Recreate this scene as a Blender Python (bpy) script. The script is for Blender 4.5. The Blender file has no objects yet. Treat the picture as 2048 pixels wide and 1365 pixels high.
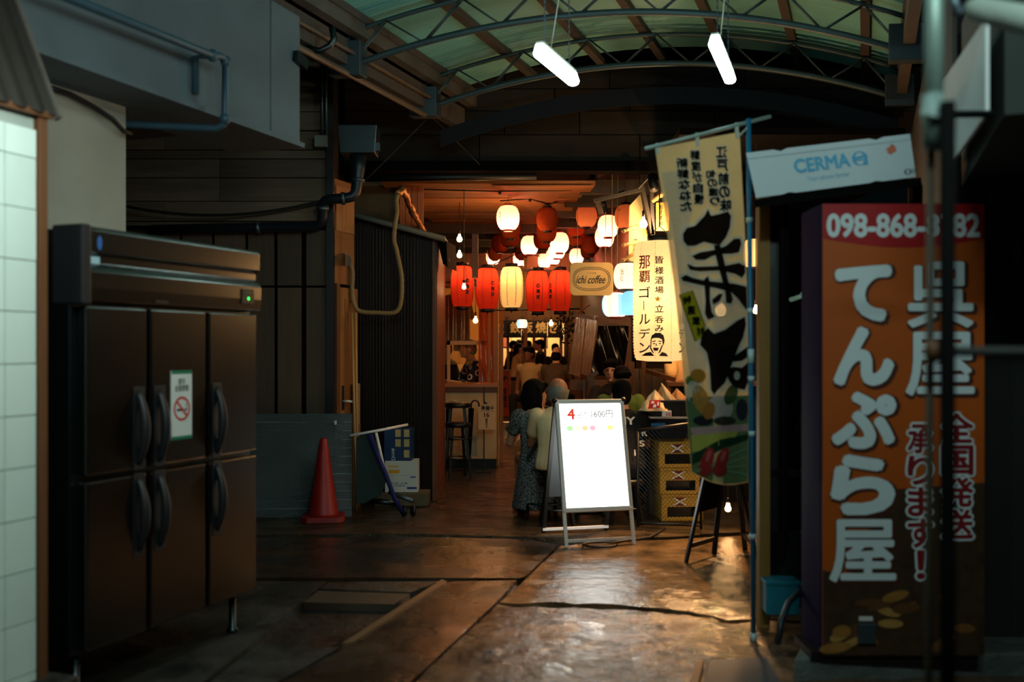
import bpy, bmesh, math, random
from mathutils import Vector, Matrix, noise
random.seed(7)
S = bpy.context.scene
COL = bpy.context.collection

# ------------------------------------------------------------------ camera, world, exposure, main lamps
F, H, HY, CX = 1991.1, 1.45, 698.0, 1024.0
cd = bpy.data.cameras.new('camera'); cam = bpy.data.objects.new('camera', cd); COL.objects.link(cam)
cam.location = (0, 0, H); cam.rotation_euler = (math.pi/2, 0, 0)
cd.lens = 35; cd.sensor_width = 36; cd.shift_y = (HY-682.5)/2048.0
cd.clip_start = .05; cd.clip_end = 200
cd.dof.use_dof = True; cd.dof.focus_distance = 10.6; cd.dof.aperture_fstop = 1.5
S.camera = cam
S.view_settings.view_transform = 'Standard'; S.view_settings.look = 'None'
S.view_settings.exposure = 0.0; S.view_settings.gamma = 1.0; S.view_settings.use_curve_mapping = False
w = bpy.data.worlds.new('night'); S.world = w; w.use_nodes = True
w.node_tree.nodes['Background'].inputs[0].default_value = (.25, .5, .6, 1)
w.node_tree.nodes['Background'].inputs[1].default_value = .0035
def lamp(name, kind, loc, energy, color, size=.1, target=None, spot=None, blend=.4, sy=None, parent=None):
    l = bpy.data.lights.new(name, kind); l.energy = energy; l.color = color
    if kind == 'AREA':
        l.size = size
        if sy: l.shape = 'RECTANGLE'; l.size_y = sy
    else: l.shadow_soft_size = size
    if spot: l.spot_size = math.radians(spot); l.spot_blend = blend
    o = bpy.data.objects.new(name, l); COL.objects.link(o); o.location = loc
    if target is not None:
        o.rotation_euler = (Vector(target)-Vector(loc)).to_track_quat('-Z', 'Y').to_euler()
    if parent: o.parent = parent
    return o
COOL = (.72, 1.0, .93); WARM = (1.0, .52, .2)
# tube lamps of the covered street behind and above the photographer
lamp('street_tube', 'AREA', (-1.22, 2.95, 2.52), 18, (.86, 1.0, .95), .6, (-2.0, 3.3, 1.75), sy=.1)
lamp('street_tube', 'AREA', (-.2, 2.2, 3.5), 7, COOL, 1.2, (-1.6, 4.6, 1.5), sy=.12)
lamp('street_tube', 'AREA', (.9, 1.0, 3.3), 34, COOL, 1.2, (1.5, 4.6, 1.2), sy=.12)
lamp('street_tube', 'AREA', (.25, 4.2, 3.5), 5, COOL, 1.2, (-.6, 6.0, 2.2), sy=.12)
# lamps inside the shops, plus added warm lights without fixtures
lamp('stall_lamp', 'SPOT', (1.62, 8.3, 2.3), 620, WARM, .04, (1.0, 6.95, 0), spot=62, blend=.7)
lamp('stall_lamp', 'POINT', (1.47, 9.75, 2.62), 22, (1, .62, .3), .06)
lamp('stall_lamp', 'POINT', (1.75, 9.25, 1.75), 9, (1, .6, .28), .05)
lamp('shop_lamp', 'POINT', (-.52, 13.7, 2.0), 42, (1, .6, .27), .05)
lamp('stall_lamp', 'POINT', (2.15, 8.05, 2.1), 44, WARM, .06)  # added out of sight for a warm glow on freezer and banner
lamp('alley_fill', 'POINT', (.45, 20.6, 2.75), 34, (1, .62, .3), .08)  # added to brighten the characters on the far shop curtain
lamp('shop_lamp', 'POINT', (.4, 24.6, 2.5), 260, (1, .62, .3), .1)
lamp('alley_fill', 'POINT', (-.1, 16.5, 2.6), 10, WARM, .1)
lamp('alley_fill', 'POINT', (.0, 11.55, 2.62), 15, WARM, .12)  # added to brighten the front of the white counter
lamp('alley_fill', 'POINT', (.6, 10.2, 2.6), 12, WARM, .06)

# ------------------------------------------------------------------ helpers
def P(px, py, d): return Vector(((px-CX)/F*d, d, H+(HY-py)/F*d))
def G(px, py, z=0.0):
    d = F*(H-z)/(py-HY); return Vector(((px-CX)/F*d, d, z))
def PL(px, py, p0, n):
    r = Vector(((px-CX)/F, 1, (HY-py)/F)); c = Vector((0, 0, H)); n = Vector(n)
    return c+r*((Vector(p0)-c).dot(n)/r.dot(n))
R = math.radians
def lin(c):
    return tuple(((x/255)/12.92 if x/255 <= .04045 else ((x/255+.055)/1.055)**2.4) for x in c)
A = R(19.5)
U = Vector((math.sin(A), math.cos(A), 0)); V = Vector((math.cos(A), -math.sin(A), 0)); Z = Vector((0, 0, 1))

class MB:
    def __init__(s): s.v = []; s.f = []
    def add(s, vs, fs):
        n = len(s.v); s.v += [tuple(v) for v in vs]; s.f += [tuple(i+n for i in f) for f in fs]; return s
    def box(s, x0, x1, y0, y1, z0, z1):
        return s.add([(x0,y0,z0),(x1,y0,z0),(x1,y1,z0),(x0,y1,z0),(x0,y0,z1),(x1,y0,z1),(x1,y1,z1),(x0,y1,z1)],
                     [(3,2,1,0),(4,5,6,7),(0,1,5,4),(1,2,6,5),(2,3,7,6),(3,0,4,7)])
    def cbox(s, c, sz, m=None):
        hx, hy, hz = sz[0]/2, sz[1]/2, sz[2]/2
        m = m or Matrix.Identity(3)
        vs = [Vector(c)+m@Vector((x*hx, y*hy, z*hz)) for z in (-1,1) for x, y in ((-1,-1),(1,-1),(1,1),(-1,1))]
        return s.add(vs, [(3,2,1,0),(4,5,6,7),(0,1,5,4),(1,2,6,5),(2,3,7,6),(3,0,4,7)])
    def bar(s, p, q, w, h, up=(0,0,1)):
        p = Vector(p); q = Vector(q); d = (q-p); L = d.length; d = d/L
        u = Vector(up)
        if abs(d.dot(u)) > .98: u = Vector((0,1,0)) if abs(d.y) < .9 else Vector((1,0,0))
        x = d.cross(u).normalized(); u = x.cross(d)
        m = Matrix((x, d, u)).transposed()
        return s.cbox((p+q)/2, (w, L, h), m)
    def tube(s, pts, r, seg=8, caps=True):
        pts = [Vector(p) for p in pts]; n = len(pts); rr = r if isinstance(r, (list, tuple)) else [r]*n
        vs = []; fs = []; prev = None
        for i, p in enumerate(pts):
            t = (pts[min(i+1, n-1)]-pts[max(i-1, 0)]).normalized()
            if prev is None:
                a = Vector((0,0,1)) if abs(t.z) < .9 else Vector((1,0,0))
                x = t.cross(a).normalized()
            else: x = (prev-t*prev.dot(t)).normalized()
            prev = x; y = t.cross(x)
            for k in range(seg):
                an = 2*math.pi*k/seg; vs.append(p+(x*math.cos(an)+y*math.sin(an))*rr[i])
        for i in range(n-1):
            for k in range(seg):
                a = i*seg+k; b = i*seg+(k+1) % seg; fs.append((a, b, b+seg, a+seg))
        if caps: fs += [tuple(range(seg-1, -1, -1)), tuple(range((n-1)*seg, n*seg))]
        return s.add(vs, fs)
    def lathe(s, prof, seg=20, c=(0,0,0), sc=(1,1)):
        vs = []; fs = []; n = len(prof); c = Vector(c)
        for r, z in prof:
            for k in range(seg):
                an = 2*math.pi*k/seg; vs.append(c+Vector((r*math.cos(an)*sc[0], r*math.sin(an)*sc[1], z)))
        for i in range(n-1):
            for k in range(seg):
                a = i*seg+k; b = i*seg+(k+1) % seg; fs.append((a, b, b+seg, a+seg))
        if prof[0][0] > 1e-5: fs.append(tuple(range(seg-1, -1, -1)))
        if prof[-1][0] > 1e-5: fs.append(tuple(range((n-1)*seg, n*seg)))
        return s.add(vs, fs)
    def prism(s, poly, f0, f1):      # poly of 2D points; f0, f1 map a point to the two faces
        n = len(poly); vs = [f0(p) for p in poly]+[f1(p) for p in poly]
        fs = [tuple(range(n)), tuple(range(2*n-1, n-1, -1))]
        fs += [((i+1) % n, i, i+n, (i+1) % n+n) for i in range(n)]
        return s.add(vs, fs)
    def ell(s, c, r, seg=14, rings=9, m=None):
        c = Vector(c); vs = [];  fs = []; m = m or Matrix.Identity(3)
        for i in range(rings+1):
            th = math.pi*i/rings
            for k in range(seg):
                an = 2*math.pi*k/seg
                vs.append(c+m@Vector((r[0]*math.sin(th)*math.cos(an), r[1]*math.sin(th)*math.sin(an), -r[2]*math.cos(th))))
        for i in range(rings):
            for k in range(seg):
                a = i*seg+k; b = i*seg+(k+1) % seg; fs.append((a, b, b+seg, a+seg))
        return s.add(vs, fs)
    def cap(s, p, q, r0, r1, seg=10):
        p = Vector(p); q = Vector(q); d = (q-p).normalized()
        pts = []; rr = []
        for k in range(4):
            an = math.pi/2*(1-k/4); pts.append(p-d*r0*math.sin(an)); rr.append(max(r0*math.cos(an), r0*.08))
        pts += [p, q]; rr += [r0, r1]
        for k in range(1, 5):
            an = math.pi/2*k/4; pts.append(q+d*r1*math.sin(an)); rr.append(max(r1*math.cos(an), r1*.08))
        return s.tube(pts, rr, seg)
    def loft(s, rings, seg=16):      # rings: (centre, rx, ry), roughly horizontal
        vs = []; fs = []; n = len(rings)
        for c, rx, ry in rings:
            for k in range(seg):
                an = 2*math.pi*k/seg; vs.append(Vector(c)+Vector((rx*math.cos(an), ry*math.sin(an), 0)))
        for i in range(n-1):
            for k in range(seg):
                a = i*seg+k; b = i*seg+(k+1) % seg; fs.append((a, b, b+seg, a+seg))
        fs += [tuple(range(seg-1, -1, -1)), tuple(range((n-1)*seg, n*seg))]
        return s.add(vs, fs)
    def grid(s, nu, nv, f, flip=False):
        vs = [f(i/nu, j/nv) for j in range(nv+1) for i in range(nu+1)]
        fs = []
        for j in range(nv):
            for i in range(nu):
                a = j*(nu+1)+i; q = (a, a+1, a+nu+2, a+nu+1); fs.append(q[::-1] if flip else q)
        return s.add(vs, fs)
    def mesh(s, name, mat, smooth=False):
        m = bpy.data.meshes.new(name); m.from_pydata(s.v, [], s.f); m.update()
        bm = bmesh.new(); bm.from_mesh(m); bmesh.ops.recalc_face_normals(bm, faces=bm.faces); bm.to_mesh(m); bm.free()
        if mat: m.materials.append(mat)
        if smooth: m.polygons.foreach_set('use_smooth', [True]*len(m.polygons))
        return m
    def build(s, name, mat, parent=None, smooth=False, bev=0, label=None, loc=None, solid=0):
        o = bpy.data.objects.new(name, s.mesh(name, mat, smooth)); COL.objects.link(o)
        if parent: o.parent = parent
        if loc is not None: o.location = loc
        if solid:
            b = o.modifiers.new('solid', 'SOLIDIFY'); b.thickness = solid
        if bev:
            b = o.modifiers.new('bevel', 'BEVEL'); b.width = bev; b.segments = 2; b.limit_method = 'ANGLE'
        if label: o['label'] = label
        return o
def copy_obj(o, parent=None, loc=None, rot=None):
    c = o.copy(); COL.objects.link(c)
    if parent is not None: c.parent = parent
    if loc is not None: c.location = loc
    if rot is not None: c.rotation_euler = rot
    return c
def copy_tree(o, parent=None, loc=None, rz=None, label=None):
    c = o.copy(); COL.objects.link(c)
    if parent: c.parent = parent
    if loc is not None: c.location = loc
    if rz is not None: c.rotation_euler = (0, 0, rz)
    if label: c['label'] = label
    for ch in [x for x in COL.objects if x.parent == o]: copy_tree(ch, c)
    return c
def tag(o, label=None, cat=None, group=None, kind=None):
    if label: o['label'] = label
    if cat: o['category'] = cat
    if group: o['group'] = group
    if kind: o['kind'] = kind
    return o
def thing(name, label, cat, loc=(0,0,0), rz=0, group=None, kind=None):
    o = bpy.data.objects.new(name, None); COL.objects.link(o); o.location = loc; o.rotation_euler = (0, 0, rz)
    o.empty_display_size = .1
    return tag(o, label, cat, group, kind)
def struct(name, label, cat, loc=(0,0,0), rz=0): return thing(name, label, cat, loc, rz, None, 'structure')
RU = math.pi/2-A      # turns local x to the street direction U; local -y then faces the street from its left side

LIFT = 1.0
def towards(p): return Vector((0, 1, 0)) if abs(p.x) < 2 else Vector((0, 1, 0))
# text ------------------------------------------------------------
def glyphs(body, bold=0, ext=.0):
    c = bpy.data.curves.new('lettering', 'FONT'); c.body = body; c.size = 1; c.resolution_u = 4
    c.align_x = 'CENTER'; c.align_y = 'CENTER'; c.extrude = ext; c.space_line = 1.0
    o = bpy.data.objects.new('lettering', c); COL.objects.link(o)
    bpy.context.view_layer.update()
    dg = bpy.context.evaluated_depsgraph_get()
    m = bpy.data.meshes.new_from_object(o.evaluated_get(dg))
    bpy.data.objects.remove(o); bpy.data.curves.remove(c)
    return m
def text(body, mat, parent, f, name='lettering', bold=0, box=None, size=1, mirror=False, label=None, fine=0):
    """f maps (x, z) in text space to a parent-local point; box = (x0, x1, z0, z1) stretches the text to that rectangle."""
    m = glyphs(body)
    if not len(m.vertices): return None
    if bold:            # a broader pen: the glyph laid down again along a small circle
        bm = bmesh.new(); bm.from_mesh(m); src = bm.verts[:]+bm.edges[:]+bm.faces[:]; n = 8
        for k in range(n):
            r = bmesh.ops.duplicate(bm, geom=src); q = Vector((bold*math.cos(2*math.pi*k/n), bold*math.sin(2*math.pi*k/n), .001*(k+1)))
            bmesh.ops.translate(bm, verts=[v for v in r['geom'] if isinstance(v, bmesh.types.BMVert)], vec=q)
        bm.to_mesh(m); bm.free()
    vs = [v.co.copy() for v in m.vertices]
    lift = [.08*v.z for v in vs]
    if fine:
        bm = bmesh.new(); bm.from_mesh(m); bmesh.ops.triangulate(bm, faces=bm.faces)
        x0 = min(v.x for v in vs); x1 = max(v.x for v in vs)
        for _ in range(fine):
            es = [e for e in bm.edges if e.calc_length() > (x1-x0)*.06]
            if es: bmesh.ops.subdivide_edges(bm, edges=es, cuts=1); bmesh.ops.triangulate(bm, faces=bm.faces)
        bm.to_mesh(m); bm.free(); vs = [v.co.copy() for v in m.vertices]; lift = [.08*v.z for v in vs]
    x0 = min(v.x for v in vs); x1 = max(v.x for v in vs); y0 = min(v.y for v in vs); y1 = max(v.y for v in vs)
    for v, co, up in zip(m.vertices, vs, lift):
        a = (co.x-x0)/max(x1-x0, 1e-6); b = (co.y-y0)/max(y1-y0, 1e-6)
        if mirror: a = 1-a
        if box: q = (box[0]+a*(box[1]-box[0]), box[2]+b*(box[3]-box[2]))
        else: q = ((co.x if not mirror else -co.x)*size, co.y*size)
        v.co = f(*q)
        if up: v.co = v.co-towards(v.co)*up*.05*LIFT
    m.materials.clear(); m.materials.append(mat)
    o = bpy.data.objects.new(name, m); COL.objects.link(o); o.parent = parent
    if label: o['label'] = label
    return o
def flat(y, dx=0, dz=0): return lambda x, z: Vector((x+dx, y, z+dz))
def patch(polys, mat, parent, f, name='print', fine=0, label=None):
    """Flat printed shapes; polys in 2D mapped by f."""
    bm = bmesh.new()
    for poly in polys:
        bm.faces.new([bm.verts.new((p[0], p[1], 0)) for p in poly])
    bmesh.ops.triangulate(bm, faces=bm.faces)
    for _ in range(fine):
        L = max(e.calc_length() for e in bm.edges)
        bmesh.ops.subdivide_edges(bm, edges=[e for e in bm.edges if e.calc_length() > L*.5], cuts=1)
        bmesh.ops.triangulate(bm, faces=bm.faces)
    for v in bm.verts: v.co = f(v.co.x, v.co.y)
    m = bpy.data.meshes.new(name); bm.to_mesh(m); bm.free(); m.materials.append(mat)
    o = bpy.data.objects.new(name, m); COL.objects.link(o); o.parent = parent
    if label: o['label'] = label
    return o
def oval(cx, cz, rx, rz, n=20, rot=0):
    c, s = math.cos(rot), math.sin(rot)
    return [(cx+rx*math.cos(2*math.pi*k/n)*c-rz*math.sin(2*math.pi*k/n)*s, cz+rx*math.cos(2*math.pi*k/n)*s+rz*math.sin(2*math.pi*k/n)*c) for k in range(n)]
def ringpolys(cx, cz, rx, rz, w, n=28, e=2.0):
    def pt(k, a, b):
        t = 2*math.pi*k/n; c, s = math.cos(t), math.sin(t)
        return (cx+a*math.copysign(abs(c)**(2/e), c), cz+b*math.copysign(abs(s)**(2/e), s))
    return [[pt(k, rx, rz), pt(k+1, rx, rz), pt(k+1, rx-w, rz-w), pt(k, rx-w, rz-w)] for k in range(n)]

# materials ---------------------------------------------------------
def M(name, col, rough=.6, metal=0, var=.18, vs=7, st=(1,1,1), bump=0, bs=40, emit=0, ecol=None, rnd=0, spec=.5, alpha=1, dirt=0):
    m = bpy.data.materials.new(name); m.use_nodes = True; nt = m.node_tree; N = nt.nodes; L = nt.links
    b = N['Principled BSDF']; c = lin(col)
    b.inputs['Roughness'].default_value = rough; b.inputs['Metallic'].default_value = metal
    b.inputs['Specular IOR Level'].default_value = spec
    tc = N.new('ShaderNodeTexCoord'); mp = N.new('ShaderNodeMapping'); mp.inputs['Scale'].default_value = st
    L.new(tc.outputs['Object'], mp.inputs['Vector'])
    if rnd:
        oi = N.new('ShaderNodeObjectInfo'); ml = N.new('ShaderNodeMath'); ml.operation = 'MULTIPLY'; ml.inputs[1].default_value = 37
        L.new(oi.outputs['Random'], ml.inputs[0]); L.new(ml.outputs[0], mp.inputs['Location'])
    nz = N.new('ShaderNodeTexNoise'); nz.inputs['Scale'].default_value = vs; nz.inputs['Detail'].default_value = 6; nz.inputs['Roughness'].default_value = .6
    L.new(mp.outputs[0], nz.inputs['Vector'])
    mx = N.new('ShaderNodeMix'); mx.data_type = 'RGBA'
    mx.inputs[6].default_value = tuple(x*(1-var) for x in c)+(1,); mx.inputs[7].default_value = tuple(min(x*(1+var), 1) for x in c)+(1,)
    L.new(nz.outputs['Fac'], mx.inputs[0]); out = mx.outputs[2]
    if dirt:
        n2 = N.new('ShaderNodeTexNoise'); n2.inputs['Scale'].default_value = vs*.35; n2.inputs['Detail'].default_value = 8
        L.new(tc.outputs['Object'], n2.inputs['Vector'])
        rp = N.new('ShaderNodeValToRGB'); rp.color_ramp.elements[0].position = .42; rp.color_ramp.elements[1].position = .68
        L.new(n2.outputs['Fac'], rp.inputs[0])
        m2 = N.new('ShaderNodeMix'); m2.data_type = 'RGBA'; m2.blend_type = 'MULTIPLY'
        sc = N.new('ShaderNodeMath'); sc.operation = 'MULTIPLY'; sc.inputs[1].default_value = dirt
        L.new(rp.outputs[0], sc.inputs[0]); L.new(sc.outputs[0], m2.inputs[0])
        L.new(out, m2.inputs[6]); m2.inputs[7].default_value = (.35, .3, .24, 1); out = m2.outputs[2]
    if rnd:
        hs = N.new('ShaderNodeHueSaturation'); mr = N.new('ShaderNodeMapRange')
        mr.inputs['To Min'].default_value = 1-rnd; mr.inputs['To Max'].default_value = 1+rnd
        L.new(oi.outputs['Random'], mr.inputs['Value']); L.new(mr.outputs[0], hs.inputs['Value']); L.new(out, hs.inputs['Color']); out = hs.outputs[0]
    L.new(out, b.inputs['Base Color'])
    if bump:
        n3 = N.new('ShaderNodeTexNoise'); n3.inputs['Scale'].default_value = bs; n3.inputs['Detail'].default_value = 5
        L.new(mp.outputs[0], n3.inputs['Vector'])
        bp = N.new('ShaderNodeBump'); bp.inputs['Strength'].default_value = bump; bp.inputs['Distance'].default_value = .01
        L.new(n3.outputs['Fac'], bp.inputs['Height']); L.new(bp.outputs[0], b.inputs['Normal'])
    if emit:
        e = lin(ecol) if ecol else c
        b.inputs['Emission Color'].default_value = e+(1,); b.inputs['Emission Strength'].default_value = emit
    if alpha < 1: b.inputs['Alpha'].default_value = alpha
    return m
def paper(name, col, emit, trans=.6, sheer=0):
    """Lantern paper or thin cloth: lets light through from behind, and glows when a lamp burns in it."""
    m = bpy.data.materials.new(name); m.use_nodes = True; nt = m.node_tree; N = nt.nodes; L = nt.links
    N.remove(N['Principled BSDF']); c = lin(col)+(1,)
    d = N.new('ShaderNodeBsdfDiffuse'); t = N.new('ShaderNodeBsdfTranslucent'); x = N.new('ShaderNodeMixShader'); x.inputs[0].default_value = trans
    tc = N.new('ShaderNodeTexCoord'); nz = N.new('ShaderNodeTexNoise'); nz.inputs['Scale'].default_value = 14; L.new(tc.outputs['Object'], nz.inputs['Vector'])
    mx = N.new('ShaderNodeMix'); mx.data_type = 'RGBA'; mx.inputs[6].default_value = tuple(v*.8 for v in c[:3])+(1,); mx.inputs[7].default_value = c
    L.new(nz.outputs['Fac'], mx.inputs[0])
    for s in (d, t): L.new(mx.outputs[2], s.inputs['Color'])
    L.new(d.outputs[0], x.inputs[1]); L.new(t.outputs[0], x.inputs[2]); last = x.outputs[0]
    if emit:
        e = N.new('ShaderNodeEmission'); e.inputs['Color'].default_value = c; e.inputs['Strength'].default_value = emit
        a = N.new('ShaderNodeAddShader'); L.new(last, a.inputs[0]); L.new(e.outputs[0], a.inputs[1]); last = a.outputs[0]
    if sheer:
        tr = N.new('ShaderNodeBsdfTransparent'); s2 = N.new('ShaderNodeMixShader'); s2.inputs[0].default_value = sheer
        L.new(last, s2.inputs[1]); L.new(tr.outputs[0], s2.inputs[2]); last = s2.outputs[0]
    L.new(last, N['Material Output'].inputs[0])
    return m
def clear(name, tint, amount=.75, rough=.12, glossy=.2, bump=0, bs=20, st=(1,1,1), base=None):
    """Clear sheet: part see-through, part milky, with a gloss."""
    m = bpy.data.materials.new(name); m.use_nodes = True; nt = m.node_tree; N = nt.nodes; L = nt.links
    b = N['Principled BSDF']; b.inputs['Base Color'].default_value = lin(base or tint)+(1,); b.inputs['Roughness'].default_value = rough
    tr = N.new('ShaderNodeBsdfTransparent'); tr.inputs['Color'].default_value = lin(tint)+(1,)
    gl = N.new('ShaderNodeBsdfGlossy'); gl.inputs['Roughness'].default_value = rough
    x = N.new('ShaderNodeMixShader'); x.inputs[0].default_value = amount
    y = N.new('ShaderNodeMixShader'); y.inputs[0].default_value = glossy
    L.new(b.outputs[0], x.inputs[1]); L.new(tr.outputs[0], x.inputs[2]); L.new(x.outputs[0], y.inputs[1]); L.new(gl.outputs[0], y.inputs[2])
    if bump:
        tc = N.new('ShaderNodeTexCoord'); mp = N.new('ShaderNodeMapping'); mp.inputs['Scale'].default_value = st
        n3 = N.new('ShaderNodeTexNoise'); n3.inputs['Scale'].default_value = bs; bp = N.new('ShaderNodeBump'); bp.inputs['Strength'].default_value = bump; bp.inputs['Distance'].default_value = .02
        L.new(tc.outputs['Object'], mp.inputs[0]); L.new(mp.outputs[0], n3.inputs['Vector']); L.new(n3.outputs['Fac'], bp.inputs['Height'])
        L.new(bp.outputs[0], gl.inputs['Normal']); L.new(bp.outputs[0], b.inputs['Normal'])
    L.new(y.outputs[0], N['Material Output'].inputs[0])
    return m
def concrete(name, dark, light, wet=.5, bump=.6, sc=1.0, rmin=.1, rmax=.55):
    m = bpy.data.materials.new(name); m.use_nodes = True; nt = m.node_tree; N = nt.nodes; L = nt.links
    b = N['Principled BSDF']
    tc = N.new('ShaderNodeTexCoord')
    def nz(s, d=8, r=.6):
        n = N.new('ShaderNodeTexNoise'); n.inputs['Scale'].default_value = s*sc; n.inputs['Detail'].default_value = d; n.inputs['Roughness'].default_value = r
        L.new(tc.outputs['Object'], n.inputs['Vector']); return n.outputs['Fac']
    def ramp(x, a, bb):
        r = N.new('ShaderNodeMapRange'); r.inputs['From Min'].default_value = a; r.inputs['From Max'].default_value = bb; L.new(x, r.inputs['Value']); return r
    c1 = ramp(nz(3.2), .32, .68)
    mx = N.new('ShaderNodeMix'); mx.data_type = 'RGBA'; mx.inputs[6].default_value = lin(dark)+(1,); mx.inputs[7].default_value = lin(light)+(1,)
    L.new(c1.outputs[0], mx.inputs[0]); L.new(mx.outputs[2], b.inputs['Base Color'])
    rr = ramp(nz(2.1, 6), .33+wet*.3, .46+wet*.3); rr.inputs['To Min'].default_value = rmin; rr.inputs['To Max'].default_value = rmax
    L.new(rr.outputs[0], b.inputs['Roughness'])
    ad = N.new('ShaderNodeMath'); ad.operation = 'ADD'
    m1 = N.new('ShaderNodeMath'); m1.operation = 'MULTIPLY'; m1.inputs[1].default_value = .22
    L.new(nz(46, 6, .65), m1.inputs[0]); L.new(nz(7, 6, .55), ad.inputs[0]); L.new(m1.outputs[0], ad.inputs[1])
    bp = N.new('ShaderNodeBump'); bp.inputs['Strength'].default_value = bump; bp.inputs['Distance'].default_value = .05
    L.new(ad.outputs[0], bp.inputs['Height']); L.new(bp.outputs[0], b.inputs['Normal'])
    return m
K = dict(
    tile=M('tile', (206,222,212), .25, var=.06, rnd=.05), grout=M('grout', (150,160,150), .8),
    brownwood=M('brown_wood', (96,58,28), .55, var=.35, vs=5, st=(8,8,.6)),
    plaster=M('plaster', (170,165,150), .85, var=.12, vs=3, bump=.2, bs=60, dirt=.3),
    plank=M('plank', (112,92,74), .8, var=.5, vs=4, st=(.6,6,6), bump=.4, bs=30, rnd=.35),
    vplank=M('upright_plank', (80,62,46), .75, var=.45, vs=4, st=(7,7,.5), bump=.3, bs=30, rnd=.25),
    cplank=M('ceiling_plank', (150,96,48), .7, var=.4, vs=4, st=(.6,6,6), bump=.4, bs=25, rnd=.25),
    beamwood=M('beam_wood', (74,66,60), .8, var=.4, vs=4, st=(6,6,.6), bump=.3),
    greyconc=M('grey_concrete', (92,104,110), .85, var=.2, vs=2.5, bump=.3, bs=40, dirt=.45),
    darkconc=M('dark_concrete', (60,62,60), .85, var=.3, vs=3, bump=.3),
    black=M('black_paint', (14,14,14), .45, var=.3), matblack=M('matte_black', (5,5,5), .85, spec=.1, var=.3),
    steel=M('brushed_steel', (112,112,110), .23, 1, var=.1, vs=3, st=(1,1,30)),
    steeldark=M('dark_steel', (70,80,84), .35, 1, var=.2), galv=M('galvanised_steel', (88,100,108), .45, .8, var=.2, vs=12),
    trussmetal=M('truss_paint', (70,86,90), .5, .6, var=.3, vs=9), rustpipe=M('old_pipe', (104,99,92), .5, .3, var=.35, vs=10, dirt=.5),
    bluepipe=M('blue_grey_pipe', (52,80,94), .45, var=.2), darkpipe=M('dark_pipe', (30,38,44), .4, .3),
    aluminium=M('aluminium', (232,226,222), .4, .1, var=.06), whiteplastic=M('white_plastic', (215,215,205), .45, var=.06),
    greyplastic=M('grey_plastic', (20,22,24), .5, var=.1),
    red=M('red_print', (196,24,20), .5, var=.08), blackink=M('black_ink', (12,12,12), .7, var=.1), whiteink=M('white_ink', (232,236,236), .6, var=.03),
    cloth_b=M('black_cloth', (14,14,16), .9, var=.4, vs=30), skin=M('skin', (196,140,108), .55, var=.08), skin2=M('skin_tan', (170,112,80), .55, var=.08),
    hair=M('black_hair', (12,9,8), .85, spec=.12, var=.4, vs=40, st=(1,1,.2)), cable=M('cable_rubber', (12,11,10), .6),
    rope=M('twine', (170,140,90), .8),
)
# ------------------------------------------------------------------ floor
floor = MB().box(-14, 14, -6, 40, -.3, -.05).build('floor', concrete('floor_concrete', (16,14,12), (30,27,22), .2), None)
tag(floor, 'damp concrete ground of the covered market alley', 'floor', kind='structure')
def slab(poly, mat, amp=.006, step=.12, z0=0, name='concrete_slab', label=None, fr=3.0, edge=.003):
    bm = bmesh.new()
    bm.faces.new([bm.verts.new((p[0], p[1], 0)) for p in poly])
    xs = [p[0] for p in poly]; ys = [p[1] for p in poly]
    for ax, lo, hi in ((0, min(xs), max(xs)), (1, min(ys), max(ys))):
        n = min(int((hi-lo)/step), 120)
        for k in range(1, n):
            co = [0, 0, 0]; co[ax] = lo+(hi-lo)*k/n; no = [0, 0, 0]; no[ax] = 1
            bmesh.ops.bisect_plane(bm, geom=bm.verts[:]+bm.edges[:]+bm.faces[:], plane_co=co, plane_no=no)
    for v in bm.verts:
        p = v.co; z = z0+amp*(noise.noise(Vector((p.x*fr, p.y*fr, 3)))+.6*noise.noise(Vector((p.x*fr*3, p.y*fr*3, 7))))
        if any(len(e.link_faces) == 1 for e in v.link_edges): z -= edge
        v.co.z = z
    be = [e for e in bm.edges if len(e.link_faces) == 1]
    for e in be: e.smooth = False
    r = bmesh.ops.extrude_edge_only(bm, edges=be)
    for v in r['geom']:
        if isinstance(v, bmesh.types.BMVert): v.co.z = -.08
    bmesh.ops.recalc_face_normals(bm, faces=bm.faces)
    m = bpy.data.meshes.new(name); bm.to_mesh(m); bm.free(); m.materials.append(mat)
    m.polygons.foreach_set('use_smooth', [True]*len(m.polygons))
    o = bpy.data.objects.new(name, m); COL.objects.link(o); o.parent = floor
    if label: o['label'] = label
    return o
g = lambda *pts: [G(*p)[:2] for p in pts]
smoothc = concrete('smooth_slab', (34,25,17), (62,45,30), .5, .25, 1, .2, .5)
darkc = concrete('dark_slab', (30,30,27), (54,52,46), .3, .5, 1, .3, .7)
roughc = concrete('rough_slab', (16,16,15), (124,90,62), .66, .5, 1.3, .04, .6)
patchc = concrete('patched_slab', (34,30,24), (124,98,68), .7, .28, 1.2, .04, .5)
farc = concrete('worn_slab', (30,26,20), (84,66,45), .95, .8, 1.1, .05, .35)
J = [(1122,1091),(1090,1122),(1058,1152),(1030,1178),(1000,1205)]
C = [(1000,1205),(1030,1208),(1060,1206),(1120,1203),(1150,1208),(1185,1207),(1250,1210),(1290,1213),(1330,1216),(1375,1222),(1400,1228),(1425,1231),(1450,1240),(1540,1237),(1640,1245),(2150,1258)]
slab(g(*J, *C[1:], (2150,1062),(1500,1070),(1250,1084)), patchc, .008, .09, label='cracked worn slab in front of the menu board')
slab(g(*[(x, y+(5+14*math.sin(min(max((x-1000)/420, 0), 1)*math.pi)*(.6+.4*math.sin(x*.13)))) for x, y in C][::-1], (995,1210),(960,1243),(920,1279),(872,1322),(826,1366),(595,1570),(2700,1570)), roughc, .012, .07, fr=4.2, label='broken wet slab full of dips in the foreground')
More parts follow.
